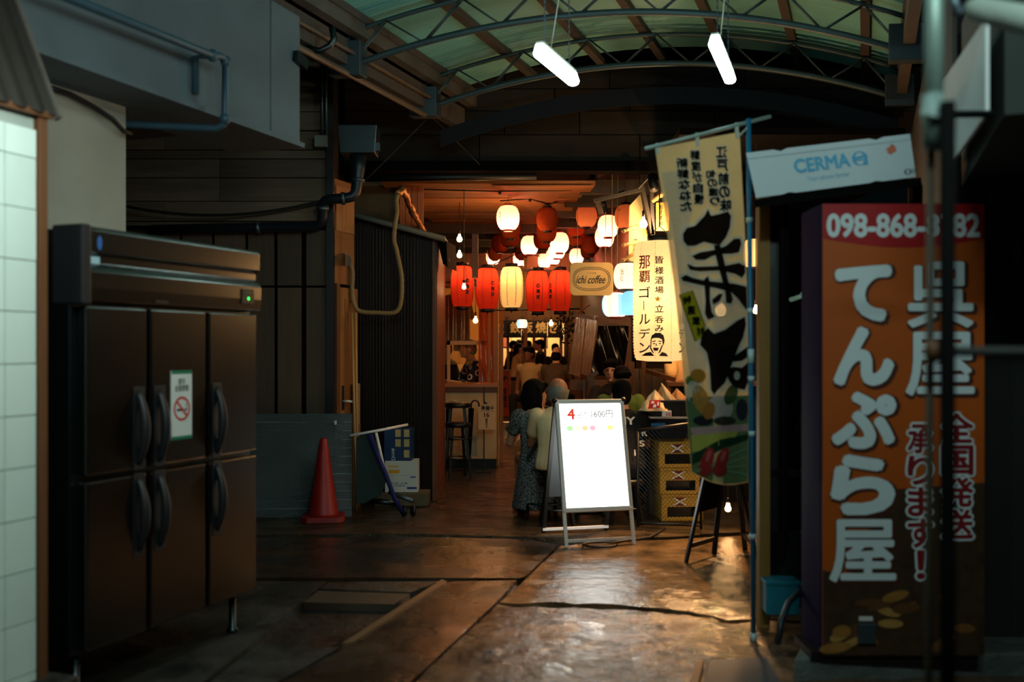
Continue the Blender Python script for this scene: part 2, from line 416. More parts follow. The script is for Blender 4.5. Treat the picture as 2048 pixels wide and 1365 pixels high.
slab(g((-900,1082),(850,1074),(1060,1079),(1116,1090),(1052,1151),(1040,1156),(700,1155),(-900,1160)), smoothc, .004, .2, label='smooth dark slab beside the freezer')
slab(g((890,1163),(1034,1160),(990,1207),(915,1277),(820,1364),(585,1570),(190,1570),(700,1290)), smoothc, .004, .14)
slab(g((-1200,1166),(655,1162),(525,1268),(150,1570),(-2200,1570)), darkc, .006, .16)
slab(g((520,1282),(676,1292),(180,1570),(155,1570)), darkc, .003, .14, -.008)
slab(g((658,1164),(880,1162),(822,1184),(640,1178)), darkc, .003, .2)
slab(g((637,1180),(820,1186),(788,1207),(606,1203)), M('drain_cover', (62,50,38), .7, var=.3), .001, .4, -.004, 'drain_cover', 'pale cover plate beside the dark open pit')
slab(g((884,1162),(893,1166),(706,1289),(684,1290)), M('kerb', (104,76,50), .6, var=.3), .002, .12, .012, 'kerb_strip')
slab(g((-1400,1076),(850,1068),(1060,1073),(1250,1078),(1500,1064),(2400,1050),(2300,800),(1100,800),(950,800),(-1000,800)), farc, .01, .22, fr=2.5)
# plinth under the shops on the right, threshold of the tiled shop on the left
tag(MB().prism([G(1588,1318,.1)[:2], G(2300,1300,.1)[:2], (5.5,4.4), (5.5,9.0), (3.0,9.0), (1.62,5.0), (1.42,4.75)], lambda p: Vector((p[0],p[1],.1)), lambda p: Vector((p[0],p[1],-.1)))
    .build('trim_1', concrete('plinth_concrete', (70,76,74), (110,116,112), .3), bev=.01), 'low grey concrete plinth under the orange tempura sign', 'kerb', kind='structure')

# ------------------------------------------------------------------ left side: tiled wall, plaster wall
d0 = 3.85; T = Vector(((72-CX)/F*d0, d0, 0))
tw = struct('wall_left', 'white tiled shop wall at the edge of the view', 'wall', T, RU)
MB().box(-1.9, 0, .012, .3, 0, 2.36).build('wall_core', K['grout'], tw)
tm = MB().box(-.097, .097, 0, .02, -.097, .097).mesh('tile', K['tile'])
for r in range(12):
    for c in range(9):
        sx = -.15-.2*c if c else 0
        x = -.075 if c == 0 else -.15-.1-.2*(c-1)
        o = bpy.data.objects.new('tile', tm); COL.objects.link(o); o.parent = tw; o.location = (x, -.002+random.uniform(-.0012,.0012), .106+.198*r)
        if c == 0: o.scale = (.75, 1, 1)
        if r == 11: o.scale = (o.scale[0], 1, .55); o.location.z = .106+.198*10.78
tag(MB().box(-1.9, .1, -.12, .3, -.05, .17).build('trim_2', darkc, None, bev=.01), 'rough concrete step at the foot of the tiled wall', 'step', kind='structure')
o = bpy.data.objects['trim_2']; o.location = T; o.rotation_euler = (0, 0, RU)
post = thing('corner_post', 'brown wooden corner post at the end of the white tiled wall', 'post', T+U*.04, RU)
MB().box(-.035, .008, -.012, .14, .0, 2.36).build('post_timber', K['brownwood'], post, bev=.004)
# steep corrugated skirt roof above the tiles
aw = thing('skirt_roof', 'steep brown corrugated roof edge above the tiled wall', 'roof', T+Vector((0,0,2.36)), RU)
def corr(u, v):
    x = -2.2+2.26*u; ph = .012*math.sin(x*2*math.pi/.085)
    return Vector((x, -.035+.42*v+ph*.9, .0+.95*v+ph*.4))
MB().grid(130, 4, corr).build('roof_sheet', M('rust_sheet', (38,32,25), .6, .1, var=.4, vs=6, dirt=.5), aw, solid=.004)
MB().bar((.065,-.045,-.01), (.065,.38,.95), .018, .03).build('edge_trim', K['rustpipe'], aw)
MB().box(-2.2, .06, -.03, -.012, -.012, .012).build('fascia_board', K['brownwood'], aw)

pw = struct('wall_left.001', 'stained white plaster wall behind the freezer', 'wall', (-2.525, 4.285, 0), R(90-21.3))
MB().box(-4, 1.19, 0, .3, 0, 3.9).build('plaster_face', K['plaster'], pw)

# concrete fascia beam overhead with its soffit
be = Vector((-1.384, 6.5, 2.79))
bm_ = struct('trim_3', 'grey concrete fascia beam over the freezer', 'beam', be, RU)
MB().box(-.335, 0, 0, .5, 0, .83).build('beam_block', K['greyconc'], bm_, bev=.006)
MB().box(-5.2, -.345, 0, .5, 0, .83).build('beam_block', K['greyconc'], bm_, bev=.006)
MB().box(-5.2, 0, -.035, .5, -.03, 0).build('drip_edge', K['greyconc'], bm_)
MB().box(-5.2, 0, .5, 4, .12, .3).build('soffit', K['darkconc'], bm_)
MB().bar((-.09, -.02, .55), (.04, -.02, .52), .035, .07).build('steel_bracket', K['steeldark'], bm_)
# blue-grey water pipe standing off the beam
bp0 = be+V*.13; q = lambda x, y: PL(x, y, bp0, V)
wp = thing('water_pipe', 'blue-grey water pipe running along the concrete beam and turning down', 'pipe')
a0 = q(150,0); a0 = a0+(a0-q(425,111)).normalized()*2.2; e1 = q(440,112); e2 = q(452,124); e3 = q(450,238)
e4 = e3+Vector((0,0,-.05))-V*.06
MB().tube([a0, q(425,111), e1, e1.lerp(e2,.6)+Vector((0,0,.004)), e2, e3, e3+Vector((0,0,-.03))-V*.01, e4, e4-V*.7-U*.45], .021, 10).build('pipe_run', K['bluepipe'], wp, True)
t0 = q(425,111); t1 = t0-V*.11
MB().tube([t0, t1, t1+Vector((0,0,-.2))], .02, 8).build('pipe_shadow', K['bluepipe'], wp, True)  # stands in for the shadow the pipe casts on the beam
m = MB()
for p in (t0, e2, e3): m.ell(p, (.032,.032,.036), 10, 6)
m.build('pipe_joint', K['bluepipe'], wp, True)
wp2 = thing('water_pipe.001', 'second thinner dark pipe fixed higher on the concrete beam', 'pipe')
s0 = PL(20,10,bp0,V); MB().tube([s0-U*2.5, s0, PL(24,45,bp0,V)], .016, 8).build('pipe_run', K['darkpipe'], wp2, True)
cb = thing('soffit_cable', 'black cable sagging under the concrete soffit by the plaster wall', 'cable')
c0 = PL(95,180,(-2.49,4.28,0),Vector((math.cos(R(21.3)),-math.sin(R(21.3)),0))); nn = Vector((math.cos(R(21.3)),-math.sin(R(21.3)),0))
MB().tube([PL(x,y,Vector((-2.51,4.28,0))+nn*.03,nn) for x, y in ((92,172),(140,188),(190,215),(225,238),(247,262),(262,268))], .013, 6).build('cable_run', K['cable'], cb, True)

# ------------------------------------------------------------------ rear left timber wall facing the camera
D1 = 8.8; X = lambda px, d=D1: (px-CX)/F*d; ZZ = lambda py, d=D1: H+(HY-py)/F*d
rw = struct('wall_back', 'old timber wall with long boards over upright boards', 'wall')
MB().box(X(-60), X(664), D1+.03, D1+.2, 0, 4.6).build('wall_core', K['matblack'], rw)
zs = [ZZ(y) for y in (452,443,403,356,318,300,262,224,182,140,98,56,14,-30)]
for a, b in zip(zs, zs[1:]):
    t = random.uniform(.0, .02)
    xa = X(140); 
    for xb in (X(random.choice((330, 350, 420, 440))), X(655)):
        MB().add([(xa,D1-.02-t,a),(xb,D1-.02-t,a),(xb,D1+.02,a),(xa,D1+.02,a),(xa,D1+.0-t,b-.006),(xb,D1+.0-t,b-.006),(xb,D1+.03,b-.006),(xa,D1+.03,b-.006)],
            [(3,2,1,0),(4,5,6,7),(0,1,5,4),(1,2,6,5),(2,3,7,6),(3,0,4,7)]).build('board', K['plank'], rw)
        xa = xb+.004
xs = [250,300,355,425,492,498,549,557,606,612,654]
for a, b in ((160,230),(235,296),(302,360),(366,424),(430,491),(497,549),(556,603),(613,654)):
    for z0, z1 in ((0, ZZ(576)), (ZZ(572), ZZ(461))):
        MB().box(X(a), X(b), D1-.018-random.uniform(0,.012), D1+.025, z0, z1).build('upright_board', K['vplank'], rw, bev=.004)
MB().box(X(655), X(669), D1-.06, D1+.2, 0, ZZ(-20)).build('corner_timber', K['black'], rw)
# warm side wall with its door
A2 = R(19); U2 = Vector((math.sin(A2), math.cos(A2), 0))
sw = struct('wall_left.002', 'warm timber return wall beside the corrugated shed', 'wall', (X(669), D1+.02, 0), math.pi/2-A2)
MB().box(0, .36, .0, .12, 2.03, 2.96).build('wall_boards', M('warm_board', (150,94,50), .7, var=.3, vs=5, st=(.6,6,6)), sw)
for k in range(2): MB().box(.005+.17*k, .17+.17*k, -.012, 0, 2.5+.0*k, 2.9).build('board', M('warm_board2', (168,112,64), .65, var=.25), sw)
MB().box(0, .06, -.02, .1, 0, 2.03).build('door_jamb', K['brownwood'], sw)
dr = struct('door_1', 'brown wooden door with a lever handle beside the shed', 'door', (X(669)+U2.x*.07, D1+.02+U2.y*.07, 0), math.pi/2-A2)
MB().box(0, .34, -.01, .03, 0, 2.0).build('door_leaf', M('door_brown', (150,96,48), .5, var=.2, vs=4, st=(6,6,.5)), dr)
MB().box(.09, .3, -.016, -.008, .12, 1.9).build('door_panel', M('door_brown2', (138,86,42), .5, var=.2), dr)
MB().tube([(.05,-.02,.98),(.05,-.07,.98),(.14,-.07,.97)], .011, 8).build('door_handle', K['aluminium'], dr, True)
MB().box(.035, .065, -.02, -.008, .9, 1.12).build('handle_plate', K['steeldark'], dr, bev=.003)

# pipe and hopper on the rear wall
gh = thing('rain_hopper', 'galvanised rain hopper under the roof edge', 'hopper')
hp = P(718, 283, 8.6)
MB().add([hp+Vector(v) for v in ((-.17,-.12,.12),(.17,-.12,.12),(.17,.14,.12),(-.17,.14,.12),(-.15,-.1,-.12),(.15,-.1,-.12),(.15,.12,-.12),(-.15,.12,-.12))], [(0,1,2,3),(7,6,5,4),(0,4,5,1),(1,5,6,2),(2,6,7,3),(3,7,4,0)]).build('hopper_box', K['steeldark'], gh, bev=.006)
MB().box(hp.x+.13, hp.x+.19, hp.y-.1, hp.y-.05, hp.z-.1, hp.z-.03).build('hopper_bracket', K['galv'], gh)
dp = thing('drain_pipe', 'dark drain pipe dropping from the hopper and running along the timber wall', 'pipe')
pts = [P(x, y, d) for x, y, d in ((716,308,8.62),(716,340,8.62),(714,362,8.62),(711,385,8.6),(703,394,8.58),(690,397,8.58),(660,399,8.58),(650,402,8.6),(645,410,8.62),(645,432,8.64),(643,445,8.66),(634,452,8.68),(505,456,8.7),(300,460,8.72))]
MB().tube(pts, [.075,.06,.048]+[.045]*11, 12).build('pipe_run', K['darkpipe'], dp, True)
for i, (a, b) in enumerate((((716,357,8.62),(716,364,8.62)),((690,397,8.58),(683,397.5,8.58)),((645,412,8.62),(645,420,8.63)),((520,455,8.7),(512,456,8.7)))):
    MB().tube([P(*a), P(*b)], .056, 12).build('pipe_collar', K['galv'], dp, True)
cdt = thing('conduit', 'thin grey conduit pair with junction box on the timber wall', 'conduit')
MB().tube([P(644,100,8.7), P(644,275,8.7)], .012, 6).tube([P(652,100,8.7), P(652,275,8.7)], .012, 6).build('conduit_pipe', K['galv'], cdt, True)
jb = P(642,283,8.7); MB().cbox(jb, (.11,.06,.1)).build('junction_box', M('box_grey', (128,130,118), .6), cdt, bev=.006)
wc = thing('sagging_cable', 'black cable sagging across the horizontal boards', 'cable')
pts = [P(248+(650-248)*t, 412+ (44*4*t*(1-t) if t < .5 else 44*4*t*(1-t))*.55-12*t, 8.66) for t in [k/14 for k in range(15)]]
MB().tube(pts, .012, 6).build('cable_run', K['cable'], wc, True)

# ------------------------------------------------------------------ corrugated shed
D2 = 9.5
sh = struct('wall_left.003', 'dark red corrugated shed with a sloping roof', 'shed')
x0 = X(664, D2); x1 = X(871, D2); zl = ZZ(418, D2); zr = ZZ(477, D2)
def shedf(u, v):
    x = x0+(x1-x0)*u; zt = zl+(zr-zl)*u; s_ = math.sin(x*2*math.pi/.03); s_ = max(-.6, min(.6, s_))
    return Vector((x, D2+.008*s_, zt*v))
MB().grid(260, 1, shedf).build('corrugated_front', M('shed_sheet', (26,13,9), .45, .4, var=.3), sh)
MB().box(x0, x1-.02, D2+.02, D2+1.2, 0, ZZ(480, D2)).build('shed_body', M('shed_side', (150,72,40), .6, var=.3, vs=5, st=(6,6,.5)), sh)
MB().box(x1-.03, x1+.0, D2-.01, D2+.04, 0, zr).build('corner_strip', K['brownwood'], sh)
MB().box(x1-.02, x1+.012, D2+.04, D2+1.2, 0, zr-.05).build('side_panel', M('red_board', (110,58,36), .55, var=.25, vs=5, st=(6,6,.5)), sh)
rp = [(x0-.05, zl-.02), (x1+.1, zr-.045), (x1+.1, zr+.0), (x0-.05, zl+.03)]
MB().prism(rp, lambda p: Vector((p[0], D2-.1, p[1])), lambda p: Vector((p[0], D2+1.3, p[1]))).build('roof_sheet', M('shed_roof', (70,74,70), .5, .4), sh)
MB().tube([(x0-.05, D2-.11, zl), (x1+.1, D2-.11, zr-.02)], .028, 8).build('roof_edge_pipe', M('edge_pipe', (104,106,98), .6, .2, var=.3), sh, True)
fl = [(872,470),(893,482),(895,535),(886,528)]
MB().prism(fl, lambda p: P(p[0], p[1], D2-.05), lambda p: P(p[0], p[1], D2-.0)+Vector((.06,.5,0))).build('roof_flap', K['matblack'], sh)
MB().tube([P(x, y, D2-.02)+Vector((0,.1,0)) for x, y in ((886,474),(889,485),(891,500),(894,518),(895,533))], [.012,.02,.016,.02,.01], 8).build('lit_edge', M('orange_lit_edge', (190,150,100), .3, .5, bump=1, bs=60), sh, True)  # paler rim puts the orange light on the flap edge into colour
# wall filling above the shed
MB().box(X(700,10.6), X(845,10.6), 10.6, 10.65, 1.9, 3.4).build('upper_panel', M('upper_panel', (96,78,50), .8, var=.3), sh)
for k in range(4): MB().box(X(800+12*k,10.55), X(811+12*k,10.55), 10.52, 10.56, 2.4, 3.25).build('upper_board', M('warm_upright', (186,104,56), .65, var=.25, rnd=.1), sh)
# hose with wall hood, foil duct, thin poles
hs = thing('wall_hood', 'pale wall hood by the door where the hose begins', 'vent')
MB().add([P(690,507,8.95), P(699,511,8.8), P(703,520,8.75), P(702,531,8.78), P(690,532,8.95), P(692,507,9.02), P(692,532,9.02)], [(0,1,2,3,4),(0,5,1),(4,3,6),(5,6,3,2,1),(0,4,6,5)]).build('hood_shell', M('hood', (244,238,222), .6), hs)
ho = thing('drain_hose', 'ribbed beige hose looping in front of the dark shed', 'hose')
kp = [(699,524),(705,545),(704,575),(705,595),(709,610),(716,621),(730,625),(755,626),(780,627),(793,623),(800,612),(803,590),(803,555),(799,530),(793,500),(788,480),(790,450),(794,425),(793,400),(797,388)]
fine = []
for i in range(len(kp)-1):
    for s_ in range(6):
        t = s_/6; p0 = Vector(kp[max(i-1,0)]); p1 = Vector(kp[i]); p2 = Vector(kp[i+1]); p3 = Vector(kp[min(i+2,len(kp)-1)])
        c = .5*((2*p1)+(p2-p0)*t+(2*p0-5*p1+4*p2-p3)*t*t+(3*p1-p0-3*p2+p3)*t**3); fine.append(P(c.x, c.y, 9.05))
MB().tube(fine, [.019+.003*(i % 2) for i in range(len(fine))], 8).build('hose_tube', M('hose', (150,118,72), .6, var=.2), ho, True)
fd = thing('foil_duct', 'crinkled foil pipe wrap climbing over the shed roof', 'duct')
kp = [P(*v) for v in ((797,388,9.3),(803,378,9.4),(812,392,9.7),(820,412,9.9),(828,430,10.1),(838,448,10.3),(846,462,10.5))]; pts = [kp[i].lerp(kp[i+1], k/5)+Vector((random.uniform(-.006,.006),0,random.uniform(-.006,.006))) for i in range(6) for k in range(5)]+[kp[-1]]
MB().tube(pts, [.033+random.uniform(-.008,.008) for _ in pts], 9).build('duct_wrap', M('foil', (200,140,80), .3, .7, bump=1.2, bs=30), fd, True)
for k, (xa, xb) in enumerate(((704,706),(711,709))):
    s_ = thing('bamboo_pole', ('thin pale pole leaning by the door, nearer the plastic sheet', 'thin pale pole leaning by the door, nearer the hose')[k], 'pole')
    MB().tube([G(xb,1030-6*k)+Vector((0,.2,0)), P(xa,626,9.0)], .011, 8).build('pole_shaft', M('bamboo', (190,140,80), .5), s_, True)

# ------------------------------------------------------------------ vaulted roof with lattice trusses
W2 = Vector((math.cos(R(5.5)), -math.sin(R(5.5)), 0)); LO = Vector((-.795, 9.1, 0)); WID = 4.2; RISE = .36
def arc(t, z0): # height along the arch
    return z0+RISE*(1-(2*t-1)**2)
roof = struct('ceiling', 'green corrugated vaulted roof over the alley', 'roof')
sheetm = M('roof_sheet', (116,186,180), .5, var=.15, vs=3, dirt=.35)
for k in range(12):
    s0 = .75-.8*k
    def rf(u, v, s0=s0):
        s_ = s0-.86*u; t = -.02+1.04*v
        w_ = .009*math.sin(s_*2*math.pi/.055)
        p = LO+W2*(WID*t)+U*s_; p.z = arc(t, 4.0)+w_+(.012 if u < .05 else 0)
        return p
    MB().grid(48, 20, rf).build('roof_sheet', sheetm, roof, True, solid=.003)
for t in (.03, .17, .33, .47, .62, .78, .93):
    p = LO+W2*(WID*t); p.z = arc(t, 3.955)
    MB().bar(p+U*.9, p-U*8.9, .07, .06).build('purlin', K['beamwood'], roof)
def truss(s_, label, mat):
    tr = thing('roof_truss', label, 'truss', group=None)
    N = 14
    top = []; bot = []
    for k in range(29):
        t = k/28; p = LO+W2*(WID*t)+U*s_; p.z = arc(t, 3.9); top.append(p)
        p2 = p.copy(); p2.z = arc(t, 3.64); bot.append(p2)
    MB().tube(top, .02, 8).build('top_chord', mat, tr, True); MB().tube(bot, .028, 8).build('bottom_chord', mat, tr, True)
    for k in range(N):
        a = bot[2*k] if k % 2 == 0 else top[2*k]; b = top[2*k+2] if k % 2 == 0 else bot[2*k+2]
        o_ = U*.014
        MB().tube([a+o_, b+o_], .007, 6).tube([a-o_, b-o_], .007, 6).build('web_bar', mat, tr, True)
    for p in (bot[0], bot[-1]):
        m = Matrix((W2, U, Z)).transposed()
        MB().cbox(p+Vector((0,0,.06)), (.25,.12,.27), m).build('end_plate', K['galv'], tr, bev=.004)
    for i in (0, -1):
        MB().tube([top[i], bot[i]], .02, 6).build('end_post', mat, tr, True)
    return tr
truss(0, 'curved steel lattice truss farther in, over the alley mouth', K['trussmetal'])
truss(-1.44, 'curved steel lattice truss nearer the viewer, crossing above the tube lights', K['trussmetal'])
truss(-3.3, 'curved steel lattice truss overhead, above the upper edge of the picture', K['trussmetal'])
# eaves beams and pipes along the left edge
for j, (px, py, wd, ht, mt, lb) in enumerate(((872,158,.09,.11,K['rustpipe'],'pale weathered eaves beam on the left of the roof'), (846,196,.09,.2,K['beamwood'],'stained timber plate below the left eaves'))):
    ev = struct('trim_%d' % (4+j), lb, 'beam')
    p = P(px, py, 9.1); MB().bar(p+U*.9, p-U*8, wd, ht).build('beam_timber', mt, ev)
for j, (px, py, r_, lb) in enumerate(((852,190,.018,'slim steel pipe under the left eaves'), (840,224,.026,'thicker pale pipe low under the left eaves'))):
    t_ = thing('eaves_pipe', lb, 'pipe'); p = P(px, py, 8.95)
    MB().tube([p+U*.1, p-U*6], r_, 8).build('pipe_run', K['rustpipe'], t_, True)
for j in range(2):
    p = LO+W2*(WID+.02)+Vector((0,0,3.95-.22*j)); t_ = struct('trim_%d' % (6+j), ('dark eaves beam on the right of the roof', 'dark lower plate on the right of the roof')[j], 'beam')
    MB().bar(p+U*.9, p-U*8, .08, .12).build('beam_timber', K['beamwood'], t_)
eb = thing('elbow_pipe', 'bent steel pipe between the beam end and the eaves', 'pipe')
MB().tube([P(x, y, 7.2) for x, y in ((600,95),(640,102),(660,92),(668,78),(664,55))], .025, 10).build('pipe_run', K['steeldark'], eb, True)
# gable of boards over the mouth of the alley
gb = struct('wall_back.001', 'dark board gable above the mouth of the alley', 'wall')
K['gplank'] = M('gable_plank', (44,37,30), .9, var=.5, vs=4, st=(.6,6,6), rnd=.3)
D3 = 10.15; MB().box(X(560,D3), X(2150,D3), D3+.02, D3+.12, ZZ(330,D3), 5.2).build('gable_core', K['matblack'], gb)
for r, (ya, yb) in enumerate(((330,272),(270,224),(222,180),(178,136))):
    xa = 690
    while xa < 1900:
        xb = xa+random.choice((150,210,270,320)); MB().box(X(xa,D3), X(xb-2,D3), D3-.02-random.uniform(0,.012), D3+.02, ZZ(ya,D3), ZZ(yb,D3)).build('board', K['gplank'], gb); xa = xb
MB().box(X(660,D3), X(1560,D3), D3-.12, D3+.1, ZZ(346,D3), ZZ(326,D3)).build('lintel', K['matblack'], gb)
bp_ = thing('black_pipe', 'black pipe slung under the lintel at the mouth of the alley', 'pipe')
MB().tube([P(690,357,9.95), P(1073,353,9.95)], .036, 12).build('pipe_run', K['black'], bp_, True)
for x in (773, 893): MB().tube([P(x,344,9.93), P(x+2,362,9.93)], .006, 6).build('pipe_hanger', K['steeldark'], bp_, True)
wr = thing('stay_wire', 'pair of thin stay wires below the left truss bracket', 'wire')
MB().tube([P(852,240,9.3), P(720,372,9.3)], .005, 5).build('wire_strand', K['cable'], wr); MB().tube([P(866,236,9.4), P(960,330,10)], .005, 5).build('wire_strand', K['cable'], wr)
# dark blue roller cover under the near arch of the gable
bc = thing('blue_tarp', 'dark blue tarpaulin strip bent under the far truss', 'tarpaulin')
pts = []
def tp(u, v):
    t = u; p = LO+W2*(WID*t)+U*.35; p.z = arc(t, 3.52)-.16*v; return p
MB().grid(24, 1, tp).build('tarp_sheet', M('blue_tarp', (10,13,24), .8), bc, solid=.004)

# ------------------------------------------------------------------ hanging tube lights
def tube_light(p0, p1, label):
    c = (p0+p1)/2; t = thing('tube_light', label, 'light', c)
    d = (p1-p0).normalized(); L = (p1-p0).length; x = d.cross(Z).normalized(); m = Matrix((x, d, x.cross(d))).transposed()
    MB().cbox((0,0,.052), (.05,L*.99,.02), m).build('lamp_housing', K['whiteplastic'], t, bev=.004)
    prof = [(-.024,.042),(-.04,-.012),(-.032,-.032),(-.014,-.04),(.014,-.04),(.032,-.032),(.04,-.012),(.024,.042)]
    MB().prism(prof, lambda q: m@Vector((q[0], -L/2, q[1])), lambda q: m@Vector((q[0], L/2, q[1]))).build('diffuser', M('tube_glow', (235,252,246), .5, emit=26, ecol=(210,250,244)), t)
    for s_ in (-.36, .36):
        p = Vector((0,0,.06))+d*L*s_
        q_ = p.copy(); q_.z = arc(.45, 3.95)-c.z
        m2 = MB(); n = int((q_.z-p.z)/.02)
        for k in range(n):
            zc = p.z+.02*k; 
            if k % 2: m2.cbox((p.x, p.y, zc+.01), (.010,.003,.024))
            else: m2.cbox((p.x, p.y, zc+.01), (.003,.010,.024))
        m2.build('chain', K['galv'], t)
    m2 = MB().tube([Vector((0,0,.06))-d*L*.2, Vector((.02,0,.5)), Vector((.03,0,arc(.45,3.95)-c.z))], .004, 5).build('power_cord', K['whiteplastic'], t, True)
tube_light(P(1079,102,6.0), P(1147,160,6.0*596/538), 'white tube light on chains, left of the two')
tube_light(P(1430,85,6.0), P(1460,156,6.0*613/542), 'white tube light on chains, right of the two')
# ------------------------------------------------------------------ six-door freezer
fz = thing('freezer', 'tall stainless six-door commercial freezer by the plaster wall', 'freezer', (-1.76, 4.01, 0), R(90-21.3))
steel = K['steel']
MB().box(0, 1.2, .03, .8, .2, 1.94).build('cabinet_body', K['steeldark'], fz, bev=.006)
MB().prism([(0,1.64),(-.035,1.645),(-.04,1.70),(-.04,1.765),(-.026,1.785),(-.006,1.80),(-.006,1.835),(-.03,1.85),(-.03,1.935),(-.02,1.95),(.1,1.95),(.1,1.64)],
    lambda p: Vector((0, p[0], p[1])), lambda p: Vector((1.2, p[0], p[1]))).build('control_panel', steel, fz, bev=.003)
MB().box(-.004, .045, -.043, .12, 1.63, 1.955).build('panel_end_cap', K['greyplastic'], fz, bev=.008)
MB().box(1.03, 1.13, -.046, -.03, 1.675, 1.75).build('display', K['black'], fz, bev=.003)
patch([oval(1.082,1.702,.009,.009,10)], M('green_led', (40,230,90), emit=2.5), fz, flat(-.0475), 'indicator')
patch([[(1.045,1.725),(1.105,1.725),(1.105,1.737),(1.045,1.737)]], M('lcd', (60,70,40), emit=.15), fz, flat(-.0475), 'indicator')
def handle(x, z):
    m = MB(); n = 12; pts = []; rr = []
    for k in range(n+1):
        t = k/n; pts.append((x, -.012-.045*math.sin(math.pi*t)**.7, z+.32*(1-t))); rr.append(.012+.010*math.sin(math.pi*t))
    return m.tube(pts, rr, 10)
for c in range(3):
    for r in range(2):
        z0, z1 = ((.215,.905),(.93,1.625))[r]; xa = .4*c+(.04 if c == 0 else .012); xb = .4*c+.388
        d_ = MB().box(xa, xb, -.02, .03, z0, z1).build('door', steel, fz, bev=.008)
        hx = xb-.05 if c == 0 else xa+.055
        h_ = handle(hx, .945 if r else .57).build('handle', K['greyplastic'], d_, True)
        MB().box(hx-.035, hx+.035, -.024, -.018, (.945 if r else .57)-.02, (.945 if r else .57)+.34).build('handle_recess', K['greyplastic'], d_, bev=.003)
for x in (.08, 1.12):
    for y in (.08, .7):
        MB().lathe([(.03,.02),(.03,.005),(.022,0)][::-1]+[(.018,.03),(.018,.2)], 12, (x, y, 0)).build('leg', K['steeldark'], fz, True)
MB().box(.42,.5,-.042,-.034,1.652,1.664).build('maker_plate', K['greyplastic'], fz)
# stickers on the panel
st = tag(patch([oval(.10,1.885,.014,.03,14)], M('blue_sticker', (40,90,150), .4), fz, flat(-.0315), 'sticker'))
patch([[(.07,1.80),(.125,1.80),(.125,1.83),(.07,1.83)],[(.06,1.78),(.13,1.78),(.13,1.795),(.06,1.795)]], M('pale_sticker', (150,180,190), .4), fz, lambda x, z: Vector((x, -.0075-max(0,(1.80-z))*.7, z)), 'sticker')
# no smoking notice hangs as a laminated card on the middle door
ns = thing('no_smoking_notice', 'laminated no-smoking notice with green edges on the middle freezer door', 'notice', fz.location, fz.rotation_euler[2])
MB().box(.54, .68, -.0245, -.0215, 1.035, 1.35).build('card', M('laminate', (222,226,220), .18), ns)
fy = flat(-.0255)
patch([[(.54,1.335),(.68,1.335),(.68,1.35),(.54,1.35)],[(.54,1.035),(.68,1.035),(.68,1.05),(.54,1.05)]], M('green_band', (10,120,84), .3), ns, fy, 'edge_band')
patch(ringpolys(.61,1.175,.056,.056,.011), K['red'], ns, fy, 'ban_ring')
patch([[(.572,1.205),(.58,1.213),(.648,1.145),(.64,1.137)]], K['red'], ns, flat(-.0258), 'ban_bar')
patch([[(.575,1.165),(.625,1.165),(.625,1.175),(.575,1.175)],[(.63,1.165),(.645,1.165),(.645,1.175),(.63,1.175)],[(.64,1.18),(.645,1.18),(.64,1.2),(.635,1.2)]], K['blackink'], ns, fy, 'cigarette')
text('館内\n全面禁煙', K['blackink'], ns, fy, box=(.562,.655,1.255,1.315), bold=.01)

# ------------------------------------------------------------------ clear sheet, cone, folded trolley, cartons
cs = thing('plastic_sheet', 'translucent twin-wall plastic sheet leaning on the timber wall', 'sheet')
a, b = G(400,1038), G(704,1034); t0, t1 = P(400,828,8.62), P(704,828,8.62)
MB().add([a, b, t1, t0], [(0,1,2,3)]).build('sheet_panel', clear('twin_wall', (150,172,172), .5, .25, .08, .5, 12, (.3,1,30), (92,106,108)), cs, solid=.006)
m = MB()
for k in range(1, 12):
    t = k/12; m.tube([a.lerp(t0, t)+Vector((0,-.004,0)), b.lerp(t1, t)+Vector((0,-.004,0))], .0022, 4)
m.build('flute_line', M('flute', (150,165,165), .4), cs)
cl = P(671,846,8.58); MB().cbox(cl, (.02,.01,.035)).build('label_tag', K['whiteplastic'], cs)
cn = thing('traffic_cone', 'red plastic traffic cone in front of the clear sheet', 'cone', G(648,1040)+Vector((0,-.02,0)), .12)
MB().lathe([(.135,.04),(.125,.065),(.034,.66),(.03,.685),(.018,.695),(.0,.697)], 24).build('cone_body', M('cone_red', (158,26,16), .45, var=.15, dirt=.3), cn, True)
MB().prism([(-.18,-.13),(-.13,-.18),(.13,-.18),(.18,-.13),(.18,.13),(.13,.18),(-.13,.18),(-.18,.13)], lambda p: Vector((p[0],p[1],0)), lambda p: Vector((p[0]*.96,p[1]*.96,.045))).build('cone_base', M('cone_red2', (140,22,14), .5, var=.2, dirt=.4), cn, bev=.006)
ft = thing('folded_trolley', 'folded platform trolley with a green board and blue straps', 'trolley')
bd = [(712,876),(742,862),(776,955),(762,990),(728,1008),(712,1008)]
MB().prism(bd, lambda p: P(p[0],p[1],8.55), lambda p: P(p[0],p[1],8.55)+Vector((0,.035,0))).build('deck_board', M('green_board', (18,46,42), .5, var=.2), ft, bev=.004)
MB().tube([P(700,872,8.5), P(760,861,8.55), P(815,850,8.75)], .012, 8).build('top_rail', K['aluminium'], ft, True)
MB().tube([P(752,866,8.5), P(770,945,8.5)], .012, 8).build('handle_tube', K['aluminium'], ft, True)
MB().tube([P(738,870,8.52), P(772,950,8.48), P(790,1000,8.5), P(808,1030,8.6)], .022, 6).build('blue_strap', M('blue_strap', (16,24,92), .7), ft, True)
MB().tube([P(748,1003,8.55), P(800,1008,8.6)], .025, 8).build('foot_tube', K['steeldark'], ft, True)
MB().tube([P(778,985,8.7), P(826,1003,8.6)], .02, 8).build('foot_tube', K['galv'], ft, True)
